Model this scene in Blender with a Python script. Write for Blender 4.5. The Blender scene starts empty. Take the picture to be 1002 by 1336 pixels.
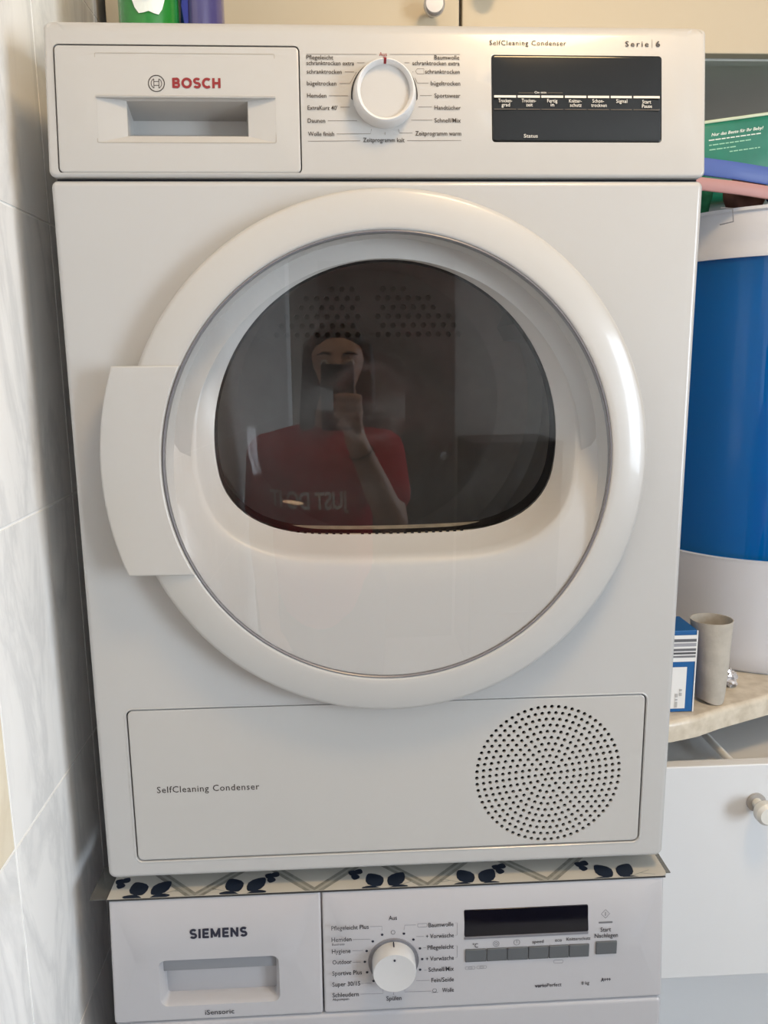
import bpy, bmesh, math, random
from math import sin, cos, pi, radians, sqrt, hypot, atan2
from mathutils import Vector, Matrix, Euler
from mathutils.geometry import delaunay_2d_cdt

random.seed(4)
sc = bpy.context.scene
col = sc.collection
Z0 = 0.868                       # height of the dryer's underside above the floor

# ------------------------------------------------------------------ camera
F_PX = 1044.71
CAM = Vector((-.0424, -.7738, .5387 + Z0))
ROT = Euler((radians(79.148), radians(.585), radians(-3.035)), 'XYZ')
cd = bpy.data.cameras.new('camera')
cam = bpy.data.objects.new('camera', cd)
col.objects.link(cam)
cam.location = CAM
cam.rotation_euler = ROT
cd.sensor_fit = 'VERTICAL'
cd.sensor_height = 24
cd.lens = 24 * F_PX / 1336
cd.clip_start = .01
sc.camera = cam
CM = ROT.to_matrix()

# ------------------------------------------------------------------ light
w = bpy.data.worlds.new('daylight')
sc.world = w
w.use_nodes = True
w.node_tree.nodes['Background'].inputs[0].default_value = (.62, .78, 1, 1)
w.node_tree.nodes['Background'].inputs[1].default_value = 1.6


def area(name, loc, rot, sx, sy, power, color):
    l = bpy.data.lights.new(name, 'AREA')
    l.shape = 'RECTANGLE'
    l.size, l.size_y, l.energy, l.color = sx, sy, power, color
    o = bpy.data.objects.new(name, l)
    o.location, o.rotation_euler = loc, rot
    col.objects.link(o)
    return o


# daylight entering by the window of the right wall, behind the photographer's right shoulder
area('window_daylight', (2.17, -1.90, 1.5), (0, radians(90), 0), 1.22, 1.00, 104, (.82, .91, 1))
# ceiling lamp of the room
lamp_l = bpy.data.lights.new('ceiling_lamp_light', 'AREA')
lamp_l.shape, lamp_l.size, lamp_l.energy, lamp_l.color = 'DISK', .30, 12.5, (1, .68, .34)
lo = bpy.data.objects.new('ceiling_lamp_light', lamp_l)
lo.location = (.35, -.55, 2.395)
col.objects.link(lo)

sc.view_settings.view_transform = 'Standard'
sc.view_settings.look = 'None'
sc.view_settings.exposure = -0.12
sc.view_settings.gamma = 1
sc.view_settings.use_curve_mapping = False

# ------------------------------------------------------------------ pixel helpers (image 1002 x 1336)
def ray(u, v):
    return CM @ Vector(((u - 501) / F_PX, -(v - 668) / F_PX, -1))


def on_y(u, v, y):
    d = ray(u, v)
    return CAM + d * ((y - CAM.y) / d.y)


def on_z(u, v, z):
    d = ray(u, v)
    return CAM + d * ((z - CAM.z) / d.z)


def surf_d(z):        # curved front of the dryer's control panel (world z)
    return -.0014 + .715 * max(0, z - Z0 - .722) ** 1.7


def surf_w(z):        # front of the washer's control panel
    t = min(1.2, max(0, (z - Z0 + .075) / .055))
    return -.020 + .014 * t * t


def surf_f(z):        # flat front of the dryer
    return 0.0


def on_s(u, v, s):
    y = 0
    for i in range(6):
        p = on_y(u, v, y)
        y = s(p.z)
    return p


# ------------------------------------------------------------------ materials
MATS = {}


def mat(name, c, rough=.5, spec=.5, metal=0, coat=0, noise=0, nscale=40, bump=0, bscale=200, emit=None, trans=0, c2=None):
    if name in MATS:
        return MATS[name]
    m = bpy.data.materials.new(name)
    m.use_nodes = True
    nt = m.node_tree
    b = nt.nodes['Principled BSDF']
    b.inputs['Base Color'].default_value = (*c, 1)
    b.inputs['Roughness'].default_value = rough
    b.inputs['Specular IOR Level'].default_value = spec
    b.inputs['Metallic'].default_value = metal
    b.inputs['Coat Weight'].default_value = coat
    b.inputs['Coat Roughness'].default_value = .08
    b.inputs['Transmission Weight'].default_value = trans
    if emit:
        b.inputs['Emission Color'].default_value = (*c, 1)
        b.inputs['Emission Strength'].default_value = emit
    tc = nt.nodes.new('ShaderNodeTexCoord')
    if noise:
        n = nt.nodes.new('ShaderNodeTexNoise')
        n.inputs['Scale'].default_value = nscale
        n.inputs['Detail'].default_value = 4
        nt.links.new(tc.outputs['Object'], n.inputs['Vector'])
        r = nt.nodes.new('ShaderNodeValToRGB')
        k = c2 or tuple(x * (1 - noise) for x in c)
        r.color_ramp.elements[0].color = (*k, 1)
        r.color_ramp.elements[1].color = (*c, 1)
        r.color_ramp.elements[0].position = .35
        r.color_ramp.elements[1].position = .65
        nt.links.new(n.outputs['Fac'], r.inputs['Fac'])
        nt.links.new(r.outputs['Color'], b.inputs['Base Color'])
    if bump:
        n = nt.nodes.new('ShaderNodeTexNoise')
        n.inputs['Scale'].default_value = bscale
        nt.links.new(tc.outputs['Object'], n.inputs['Vector'])
        bp = nt.nodes.new('ShaderNodeBump')
        bp.inputs['Strength'].default_value = bump
        bp.inputs['Distance'].default_value = .001
        nt.links.new(n.outputs['Fac'], bp.inputs['Height'])
        nt.links.new(bp.outputs['Normal'], b.inputs['Normal'])
    MATS[name] = m
    return m


def glass(name, tint, ior=1.5, rough=0.0, body=None, bodymix=0):
    if name in MATS:
        return MATS[name]
    m = bpy.data.materials.new(name)
    m.use_nodes = True
    nt = m.node_tree
    nt.nodes.remove(nt.nodes['Principled BSDF'])
    out = nt.nodes['Material Output']
    t = nt.nodes.new('ShaderNodeBsdfTransparent')
    t.inputs[0].default_value = (*tint, 1)
    g = nt.nodes.new('ShaderNodeBsdfGlossy')
    g.inputs['Roughness'].default_value = rough
    g.inputs[0].default_value = (1, 1, 1, 1)
    # thin sheet: the same Fresnel share from both sides, f0 + (1 - f0) * facing^5
    f0 = ((ior - 1) / (ior + 1)) ** 2
    lw = nt.nodes.new('ShaderNodeLayerWeight')
    lw.inputs['Blend'].default_value = .5
    pw5 = nt.nodes.new('ShaderNodeMath')
    pw5.operation = 'POWER'
    pw5.inputs[1].default_value = 5
    nt.links.new(lw.outputs['Facing'], pw5.inputs[0])
    fr = nt.nodes.new('ShaderNodeMath')
    fr.operation = 'MULTIPLY_ADD'
    fr.inputs[1].default_value = 1 - f0
    fr.inputs[2].default_value = f0
    nt.links.new(pw5.outputs[0], fr.inputs[0])
    mx = nt.nodes.new('ShaderNodeMixShader')
    base = t
    if body:
        d = nt.nodes.new('ShaderNodeBsdfDiffuse')
        d.inputs[0].default_value = (*body, 1)
        m2 = nt.nodes.new('ShaderNodeMixShader')
        m2.inputs[0].default_value = bodymix
        nt.links.new(t.outputs[0], m2.inputs[1])
        nt.links.new(d.outputs[0], m2.inputs[2])
        base = m2
    nt.links.new(fr.outputs[0], mx.inputs[0])
    nt.links.new(base.outputs[0], mx.inputs[1])
    nt.links.new(g.outputs[0], mx.inputs[2])
    nt.links.new(mx.outputs[0], out.inputs['Surface'])
    MATS[name] = m
    return m


def marble_mat(name, base, vein):
    m = bpy.data.materials.new(name)
    m.use_nodes = True
    nt = m.node_tree
    b = nt.nodes['Principled BSDF']
    b.inputs['Roughness'].default_value = .12
    tc = nt.nodes.new('ShaderNodeTexCoord')
    oi = nt.nodes.new('ShaderNodeObjectInfo')
    mp = nt.nodes.new('ShaderNodeVectorMath')
    mp.operation = 'MULTIPLY_ADD'
    cmb = nt.nodes.new('ShaderNodeCombineXYZ')
    for i in range(3):
        nt.links.new(oi.outputs['Random'], cmb.inputs[i])
    mp.inputs[1].default_value = (7, 13, 5)
    nt.links.new(cmb.outputs[0], mp.inputs[0])
    nt.links.new(tc.outputs['Object'], mp.inputs[2])
    rot = nt.nodes.new('ShaderNodeMapping')
    rot.inputs['Rotation'].default_value = (radians(-32), 0, 0)
    rot.inputs['Scale'].default_value = (1, 3.2, 1.0)
    nt.links.new(mp.outputs[0], rot.inputs['Vector'])
    n = nt.nodes.new('ShaderNodeTexNoise')
    n.inputs['Scale'].default_value = 4.2
    n.inputs['Detail'].default_value = 7
    n.inputs['Roughness'].default_value = .62
    n.inputs['Distortion'].default_value = .5
    nt.links.new(rot.outputs[0], n.inputs['Vector'])
    r = nt.nodes.new('ShaderNodeValToRGB')
    e = r.color_ramp.elements
    e[0].position, e[0].color = .40, (*base, 1)
    e[1].position, e[1].color = .60, (*base, 1)
    k = e.new(.49)
    k.color = (*vein, 1)
    k = e.new(.53)
    k.color = (*[.5 * (a + c) for a, c in zip(base, vein)], 1)
    nt.links.new(n.outputs['Fac'], r.inputs['Fac'])
    nt.links.new(r.outputs['Color'], b.inputs['Base Color'])
    return m


WHITE = mat('white_enamel', (.435, .43, .42), .34, .5, coat=.35, noise=.012, nscale=6)
WHITE2 = mat('white_plastic', (.44, .43, .412), .33, .45, coat=.25, noise=.012, nscale=6)
SILVER = mat('pale_silver_enamel', (.41, .405, .42), .36, .5, coat=.2, noise=.015, nscale=8)
BEZEL = mat('inner_door_plastic', (.46, .448, .43), .38, .45)
GREY = mat('grey_plastic', (.20, .20, .22), .35)
DARK = mat('dark_gap', (.012, .012, .014), .6, .2)
GROOVE = mat('shadow_groove', (.035, .032, .03), .6, .2)
STEEL = mat('drum_steel', (.52, .50, .48), .42, .5, metal=.5, noise=.1, nscale=30)
GREYPRINT = mat('dark_grey_print', (.055, .047, .042), .8, .1)
LINEPRINT = mat('mid_grey_print', (.17, .145, .12), .8, .1)
REDPRINT = mat('dark_red_print', (.22, .012, .016), .5)
BLACKPRINT = mat('near_black_print', (.012, .014, .03), .5)
WHITEPRINT = mat('pale_print', (.62, .60, .55), .5)
BLACKGLASS = mat('black_display', (.006, .006, .006), .10, .5)
BTN = mat('button_grey', (.085, .092, .10), .45)
CHROME = mat('chrome_plastic', (.55, .55, .57), .2, metal=.7)
CLEAR = glass('clear_cover', (.98, .98, .98), 1.66)
SMOKE = glass('smoked_window', (.74, .73, .72), 1.15)
PANE = glass('window_pane', (.98, .99, 1), 1.3)

# ------------------------------------------------------------------ mesh helpers


def link(name, me, m, parent=None, smooth=40):
    o = bpy.data.objects.new(name, me)
    col.objects.link(o)
    if m is not None and not me.materials:
        me.materials.append(m)
    if parent:
        o.parent = parent
    if smooth:
        me.polygons.foreach_set('use_smooth', [True] * len(me.polygons))
        me.set_sharp_from_angle(angle=radians(smooth))
    return o


def mesh(name, vs, fs, m, parent=None, smooth=40, fix=False):
    me = bpy.data.meshes.new(name)
    me.from_pydata([tuple(v) for v in vs], [], fs)
    if fix:
        bm = bmesh.new()
        bm.from_mesh(me)
        bmesh.ops.remove_doubles(bm, verts=bm.verts, dist=1e-6)
        bmesh.ops.recalc_face_normals(bm, faces=bm.faces)
        bm.to_mesh(me)
        bm.free()
    me.update()
    return link(name, me, m, parent, smooth)


def tag(o, label, cat=None, group=None, kind=None):
    o['label'] = label
    if cat:
        o['category'] = cat
    if group:
        o['group'] = group
    if kind:
        o['kind'] = kind
    return o


def empty(name, loc, label, cat, group=None, rotz=0):
    o = bpy.data.objects.new(name, None)
    o.empty_display_size = .05
    col.objects.link(o)
    o.location = loc
    o.rotation_euler.z = rotz
    bpy.context.view_layer.update()
    return tag(o, label, cat, group)


def own(o, p):
    """parent keeping the world-space coordinates of the mesh"""
    o.parent = p
    o.matrix_parent_inverse = Matrix.Translation(p.location).inverted() if p.rotation_euler.z == 0 else \
        (Matrix.Translation(p.location) @ Matrix.Rotation(p.rotation_euler.z, 4, 'Z')).inverted()
    return o


def rrect(x0, x1, z0, z1, r, n=5):
    p = []
    for cx, cz, a in ((x1 - r, z0 + r, -90), (x1 - r, z1 - r, 0), (x0 + r, z1 - r, 90), (x0 + r, z0 + r, 180)):
        for i in range(n + 1):
            t = radians(a + 90 * i / n)
            p.append((cx + r * cos(t), cz + r * sin(t)))
    return p


def rrect4(x0, x1, z0, z1, rb, rt, n=5):
    p = []
    for cx, cz, r, a in ((x1 - rb, z0 + rb, rb, -90), (x1 - rt, z1 - rt, rt, 0), (x0 + rt, z1 - rt, rt, 90), (x0 + rb, z0 + rb, rb, 180)):
        for i in range(n + 1):
            t = radians(a + 90 * i / n)
            p.append((cx + r * cos(t), cz + r * sin(t)))
    return p


def circle(cx, cz, r, n=64, a0=0):
    return [(cx + r * cos(a0 + 2 * pi * i / n), cz + r * sin(a0 + 2 * pi * i / n)) for i in range(n)]


def offset(poly, d):
    """shrink a CCW polygon by d"""
    n = len(poly)
    out = []
    for i in range(n):
        a, b, c = Vector(poly[i - 1]), Vector(poly[i]), Vector(poly[(i + 1) % n])
        e1, e2 = (b - a), (c - b)
        e1.normalize()
        e2.normalize()
        n1, n2 = Vector((-e1.y, e1.x)), Vector((-e2.y, e2.x))
        m = n1 + n2
        m.normalize()
        k = max(.35, m.dot(n1))
        out.append(tuple(b + m * (d / k)))
    return out


def inside(p, poly):
    c = False
    x, y = p
    j = len(poly) - 1
    for i in range(len(poly)):
        xi, yi = poly[i]
        xj, yj = poly[j]
        if (yi > y) != (yj > y) and x < (xj - xi) * (y - yi) / (yj - yi) + xi:
            c = not c
        j = i
    return c


def plate(outline, holes=(), front=lambda x, z: 0.0, back=.02, bev=0, bseg=3, grid=0, hole_depth=0, cap=True):
    """a panel in the x-z plane facing -y, with a rounded rim and real holes; returns verts, faces"""
    base = offset(outline, bev + .0008) if bev else list(outline)
    pts = list(base)
    edges = [(i, (i + 1) % len(base)) for i in range(len(base))]
    for h in holes:
        s = len(pts)
        pts += list(h)
        edges += [(s + i, s + (i + 1) % len(h)) for i in range(len(h))]
    if grid:
        xs = [p[0] for p in base]
        zs = [p[1] for p in base]
        nz = max(1, int((max(zs) - min(zs)) / grid))
        nx = max(1, int((max(xs) - min(xs)) / (grid * 3)))
        for i in range(1, nx):
            for j in range(1, nz):
                p = (min(xs) + (max(xs) - min(xs)) * i / nx, min(zs) + (max(zs) - min(zs)) * j / nz)
                if inside(p, offset(base, .0015)) and not any(inside(p, h) for h in holes):
                    pts.append(p)
    r = delaunay_2d_cdt([Vector(p) for p in pts], edges, [], 1, 1e-7)
    ov, of = r[0], r[2]
    vs = [(p.x, front(p.x, p.y), p.y) for p in ov]
    fs = []
    hb = [(min(p[0] for p in h), max(p[0] for p in h), min(p[1] for p in h), max(p[1] for p in h), h) for h in holes]
    for f in of:
        cx = sum(ov[i].x for i in f) / len(f)
        cz = sum(ov[i].y for i in f) / len(f)
        if any(a <= cx <= b and c <= cz <= d and inside((cx, cz), h) for a, b, c, d, h in hb):
            continue
        fs.append(tuple(f))
    key = {(round(p.x, 5), round(p.y, 5)): i for i, p in enumerate(ov)}

    def idx(p):
        k = (round(p[0], 5), round(p[1], 5))
        if k in key:
            return key[k]
        return min(range(len(ov)), key=lambda i: (ov[i].x - p[0]) ** 2 + (ov[i].y - p[1]) ** 2)
    ring = [idx(p) for p in base]
    if bev:
        for k in range(0, bseg + 1):
            a = pi / 2 * k / bseg
            pr = offset(outline, bev * (1 - sin(a))) if k < bseg else outline
            s = len(vs)
            vs += [(p[0], front(p[0], p[1]) + bev * (1 - cos(a)), p[1]) for p, q in zip(pr, base)]
            nr = [s + i for i in range(len(pr))]
            for i in range(len(ring)):
                j = (i + 1) % len(ring)
                fs.append((ring[i], nr[i], nr[j], ring[j]))
            ring = nr
    if back is not None:
        s = len(vs)
        vs += [(p[0], back, p[1]) for p in outline]
        nr = [s + i for i in range(len(outline))]
        for i in range(len(ring)):
            j = (i + 1) % len(ring)
            fs.append((ring[i], nr[i], nr[j], ring[j]))
        if cap:
            fs.append(tuple(reversed(nr)))
    if hole_depth:
        for h in holes:
            ri = [idx(p) for p in h]
            s = len(vs)
            vs += [(p[0], front(p[0], p[1]) + hole_depth, p[1]) for p in h]
            for i in range(len(h)):
                j = (i + 1) % len(h)
                fs.append((ri[j], s + j, s + i, ri[i]))
    return vs, fs


def up(vs):
    return [(x, y, z + Z0) for x, y, z in vs]


def box(x0, x1, y0, y1, z0, z1, bev=0, seg=2):
    bm = bmesh.new()
    bmesh.ops.create_cube(bm, size=1)
    for v in bm.verts:
        v.co = Vector((x0 + (v.co.x + .5) * (x1 - x0), y0 + (v.co.y + .5) * (y1 - y0), z0 + (v.co.z + .5) * (z1 - z0)))
    if bev:
        bmesh.ops.bevel(bm, geom=bm.edges[:] + bm.verts[:], offset=bev, segments=seg, profile=.5, affect='EDGES')
    bm.normal_update()
    bm.verts.index_update()
    vs = [tuple(v.co) for v in bm.verts]
    fs = [tuple(v.index for v in f.verts) for f in bm.faces]
    bm.free()
    return vs, fs


def join(*parts):
    vs, fs = [], []
    for v, f in parts:
        s = len(vs)
        vs += list(v)
        fs += [tuple(i + s for i in q) for q in f]
    return vs, fs


def lathe(prof, n=48, center=(0, 0, 0), axis='z', closed=False, sx=1, sy=1):
    """revolve (r, h) pairs round an axis; axis 'y': h runs along +y"""
    vs, fs = [], []
    m = len(prof)
    for i in range(n):
        a = 2 * pi * i / n
        for r, h in prof:
            if axis == 'z':
                vs.append((center[0] + r * cos(a) * sx, center[1] + r * sin(a) * sy, center[2] + h))
            else:
                vs.append((center[0] + r * cos(a) * sx, center[1] + h, center[2] + r * sin(a) * sy))
    for i in range(n):
        j = (i + 1) % n
        for k in range(m if closed else m - 1):
            l = (k + 1) % m
            fs.append((i * m + k, j * m + k, j * m + l, i * m + l))
    return vs, fs


def tube(path, r, n=10, caps=True):
    path = [Vector(p) for p in path]
    vs, fs = [], []
    for i, p in enumerate(path):
        t = (path[min(i + 1, len(path) - 1)] - path[max(i - 1, 0)]).normalized()
        a = t.orthogonal().normalized() if i == 0 else (a - t * a.dot(t)).normalized()
        b = t.cross(a)
        rr = r[i] if isinstance(r, (list, tuple)) else r
        for k in range(n):
            q = 2 * pi * k / n
            vs.append(tuple(p + (a * cos(q) + b * sin(q)) * rr))
    for i in range(len(path) - 1):
        for k in range(n):
            l = (k + 1) % n
            fs.append((i * n + k, i * n + l, (i + 1) * n + l, (i + 1) * n + k))
    if caps:
        fs.append(tuple(range(n - 1, -1, -1)))
        fs.append(tuple((len(path) - 1) * n + k for k in range(n)))
    return vs, fs


# ------------------------------------------------------------------ print: lettering and lines
TXT = []


def text(s, u0, u1, vb, cap, m, parent, surf, bold=.005, name='lettering', shear=0, lift=.0006, space=1.0):
    """lettering between two pixels on a baseline, on the surface surf; cap = cap height in pixels"""
    vm = (u0 + u1) / 2
    a, b = on_s(u0, vb, surf), on_s(u1, vb, surf)
    c0, c1 = on_s(vm, vb, surf), on_s(vm, vb - cap, surf)
    TXT.append((s, a.x, b.x, c0.z, c1.z - c0.z, m, parent, surf, bold, name, shear, lift, space))


def flush_text():
    tmp = []
    cu = bpy.data.curves.new('cap_probe', 'FONT')
    cu.body = 'H'
    probe = bpy.data.objects.new('cap_probe', cu)
    col.objects.link(probe)
    for t in TXT:
        c = bpy.data.curves.new('lettering', 'FONT')
        c.body = t[0]
        c.resolution_u = 2
        c.offset = t[8]
        c.shear = t[10]
        c.space_character = t[12]
        o = bpy.data.objects.new('lettering', c)
        col.objects.link(o)
        tmp.append(o)
    dg = bpy.context.evaluated_depsgraph_get()
    pm = bpy.data.meshes.new_from_object(probe.evaluated_get(dg))
    H = max(v.co.y for v in pm.vertices)
    for o, t in zip(tmp, TXT):
        s, x0, x1, zb, cap, m, parent, surf, bold, name, shear, lift, space = t
        me = bpy.data.meshes.new_from_object(o.evaluated_get(dg))
        lo_ = min(v.co.x for v in me.vertices)
        hi = max(v.co.x for v in me.vertices)
        for v in me.vertices:
            x = x0 + (v.co.x - lo_) / (hi - lo_) * (x1 - x0)
            z = zb + v.co.y / H * cap
            v.co = (x, surf(z) - lift, z)
        me.materials.clear()
        me.materials.append(m)
        q = link(name, me, m, None, 0)
        own(q, parent)
        bpy.data.objects.remove(o)
    bpy.data.objects.remove(probe)


def stroke(pts, wmm, m, parent, surf, name='printed_line', lift=.0003, closed=False):
    """a thin printed line through pixels"""
    P = [on_s(u, v, surf) for u, v in pts]
    return stroke3(P, wmm, m, parent, surf, name, lift, closed)


def stroke3(P, wmm, m, parent, surf, name='printed_line', lift=.0003, closed=False):
    h = wmm / 2000
    n = len(P)
    vs, fs = [], []
    for i in range(n):
        a = P[i - 1] if (i or closed) else P[i]
        c = P[(i + 1) % n] if (i < n - 1 or closed) else P[i]
        d = Vector((c.x - a.x, c.z - a.z)).normalized()
        k = Vector((-d.y, d.x)) * h
        for s in (-1, 1):
            x, z = P[i].x + k.x * s, P[i].z + k.y * s
            vs.append((x, surf(z) - lift, z))
    for i in range(n if closed else n - 1):
        j = (i + 1) % n
        fs.append((2 * i, 2 * j, 2 * j + 1, 2 * i + 1))
    return own(mesh(name, vs, fs, m, None, 0), parent)


def disc(u, v, rpx, m, parent, surf, name='printed_dot', lift=.0003, ring=0):
    c = on_s(u, v, surf)
    e = on_s(u + rpx, v, surf)
    r = e.x - c.x
    n = 20
    if ring:
        return stroke3([Vector((c.x + r * cos(2 * pi * i / n), 0, c.z + r * sin(2 * pi * i / n))) for i in range(n)],
                       ring, m, parent, surf, name, lift, True)
    vs = [(c.x + r * cos(2 * pi * i / n), surf(c.z) - lift, c.z + r * sin(2 * pi * i / n)) for i in range(n)]
    return own(mesh(name, vs, [tuple(range(n))], m, None, 0), parent)


def quadp(u0, v0, u1, v1, m, parent, surf, name, lift=.0003):
    a, b, c, d = on_s(u0, v1, surf), on_s(u1, v1, surf), on_s(u1, v0, surf), on_s(u0, v0, surf)
    x0, x1, z0, z1 = (a.x + d.x) / 2, (b.x + c.x) / 2, (a.z + b.z) / 2, (c.z + d.z) / 2
    vs = [(x, surf(z) - lift, z) for x, z in ((x0, z0), (x1, z0), (x1, z1), (x0, z1))]
    return own(mesh(name, vs, [(0, 1, 2, 3)], m, None, 0), parent)


def arc(cx, cz, rx, rz, a0, a1, n=9):
    return [(cx + rx * cos(radians(a0 + (a1 - a0) * i / n)), cz + rz * sin(radians(a0 + (a1 - a0) * i / n))) for i in range(n + 1)]


T_ = .25      # stem width in units of the cap height
h_ = T_ / 2
GLYPH = {      # width, strokes in a box one cap height tall
    'I': (.22, [[(.11, 0), (.11, 1)]]),
    'E': (.62, [[(h_, 0), (h_, 1)], [(h_, h_ * .85), (.62, h_ * .85)], [(h_, .5), (.57, .5)], [(h_, 1 - h_ * .85), (.62, 1 - h_ * .85)]]),
    'M': (.95, [[(h_, 0), (h_, 1)], [(.95 - h_, 0), (.95 - h_, 1)], [(h_, .96), (.475, .12)], [(.95 - h_, .96), (.475, .12)]]),
    'N': (.78, [[(h_, 0), (h_, 1)], [(.78 - h_, 0), (.78 - h_, 1)], [(h_, .94), (.78 - h_, .06)]]),
    'S': (.66, [arc(.33, .73, .23, .18, 25, 180) + arc(.33, .73, .23, .23, 190, 262, 5) + arc(.33, .28, .24, .22, 80, 0, 5)[1:] + arc(.33, .28, .24, .19, -10, -160)]),
    'B': (.72, [[(h_, 0), (h_, 1)], [(h_, h_ * .9), (.40, h_ * .9)] + arc(.42, .29, .19, .20, -90, 90) + [(h_, .49)], [(h_, 1 - h_ * .9), (.38, 1 - h_ * .9)] + arc(.40, .71, .18, .20, 90, -90) + [(h_, .51)]]),
    'O': (.94, [arc(.47, .5, .37, .41, 0, 360, 28)]),
    'C': (.78, [arc(.46, .5, .36, .41, 48, 312, 22)]),
    'H': (.78, [[(h_, 0), (h_, 1)], [(.78 - h_, 0), (.78 - h_, 1)], [(h_, .5), (.78 - h_, .5)]]),
}


def wordmark(word, u0, u1, vb, cap, m, parent, surf, gap=.13, lift=.0006):
    a, b = on_s(u0, vb, surf), on_s(u1, vb, surf)
    c1 = on_s((u0 + u1) / 2, vb - cap, surf)
    H = c1.z - (a.z + b.z) / 2
    tot = sum(GLYPH[c][0] for c in word) + gap * (len(word) - 1)
    k = (b.x - a.x) / tot
    x = a.x
    for c in word:
        wd_, strokes = GLYPH[c]
        vs, fs = [], []
        for st in strokes:
            P_ = [(x + px_ * k, (a.z + b.z) / 2 + pz_ * H) for px_, pz_ in st]
            half = T_ * min(H, k) / 2
            s0 = len(vs)
            n_ = len(P_)
            for i in range(n_):
                p, q_ = P_[max(i - 1, 0)], P_[min(i + 1, n_ - 1)]
                if st[0] == st[-1] and i in (0, n_ - 1):
                    p, q_ = P_[-2], P_[1]
                d = Vector((q_[0] - p[0], q_[1] - p[1])).normalized()
                for s_ in (-1, 1):
                    xx, zz = P_[i][0] - d.y * half * s_, P_[i][1] + d.x * half * s_
                    vs.append((xx, surf(zz) - lift, zz))
            fs += [(s0 + 2 * i, s0 + 2 * i + 2, s0 + 2 * i + 3, s0 + 2 * i + 1) for i in range(n_ - 1)]
        own(mesh('letter', vs, fs, m, None, 0), parent)
        x += (wd_ + gap) * k


# ------------------------------------------------------------------ the room
WX = -.3464                     # tiled face of the left wall
YB, YR, XR, ZC = .76, -2.60, 2.10, 2.50
PLASTER = mat('plaster_paint', (.46, .44, .41), .9, .2, noise=.04, nscale=9)
GROUT = mat('grout', (.90, .90, .88), .9, .2)
TILE = marble_mat('marble_tile', (.93, .93, .92), (.78, .785, .785))
CREAM = marble_mat('cream_tile', (.84, .76, .60), (.78, .69, .53))


def struct(name, vf, m, label, smooth=0):
    o = mesh(name, vf[0], vf[1], m, None, smooth)
    o['kind'] = 'structure'
    o['label'] = label
    return o


struct('floor', box(WX - .12, XR + .1, YR - .1, YB + .1, -.1, 0), mat('floor_tile', (.42, .38, .33), .4, noise=.1, nscale=5), 'plain beige grey floor of the laundry room')
struct('ceiling', box(WX - .12, XR + .1, YR - .1, YB + .1, ZC, ZC + .1), mat('ceiling_paint', (.78, .76, .72), .9), 'white painted ceiling of the laundry room')
struct('wall_back', box(WX - .12, XR + .1, YB, YB + .1, 0, ZC), PLASTER, 'plain wall behind the machines and cabinets')
wl = struct('wall_left', box(WX - .12, WX - .0009, YR, YB, 0, ZC), GROUT, 'white marble tiled wall beside the stacked machines')
struct('wall_rear', box(WX - .12, XR + .1, YR - .1, YR, 0, ZC), PLASTER, 'plaster wall with a dark door behind the photographer')
# right wall with a window opening
VY0, VY1, WZ0, WZ1 = -2.42, -1.38, .86, 2.14
struct('wall_right', join(box(XR, XR + .1, YR, VY0, 0, ZC), box(XR, XR + .1, VY1, YB, 0, ZC),
                          box(XR, XR + .1, VY0, VY1, 0, WZ0), box(XR, XR + .1, VY0, VY1, WZ1, ZC)), PLASTER, 'plaster wall with a window across the room')
wf = struct('window_1', join(box(XR + .02, XR + .06, VY0, VY1, WZ0, WZ0 + .05), box(XR + .02, XR + .06, VY0, VY1, WZ1 - .05, WZ1),
                             box(XR + .02, XR + .06, VY0, VY0 + .05, WZ0 + .05, WZ1 - .05), box(XR + .02, XR + .06, VY1 - .05, VY1, WZ0 + .05, WZ1 - .05),
                             box(XR + .02, XR + .06, -1.92, -1.88, WZ0 + .05, WZ1 - .05)), mat('window_frame_white', (.8, .8, .8), .4), 'white framed window letting in daylight')
for a, b in ((VY0 + .05, -1.92), (-1.88, VY1 - .05)):
    vs, fs = box(XR + .038, XR + .042, a, b, WZ0 + .05, WZ1 - .05)
    mesh('pane', vs, fs, PANE, wf, 0)
d1 = struct('door_1', box(-.20, .49, YR + .001, YR + .035, 0.002, 2.0), mat('brown_grey_door', (.16, .13, .11), .5, noise=.1, nscale=4), 'dark wooden room door behind the photographer')
vs, fs = lathe([(0, 0), (.011, 0), (.011, .03), (.022, .035), (.024, .05), (.014, .06), (0, .06)], 20, (.43, YR + .035, 1.02), 'y')
mesh('door_handle', vs, fs, CHROME, d1)

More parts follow.
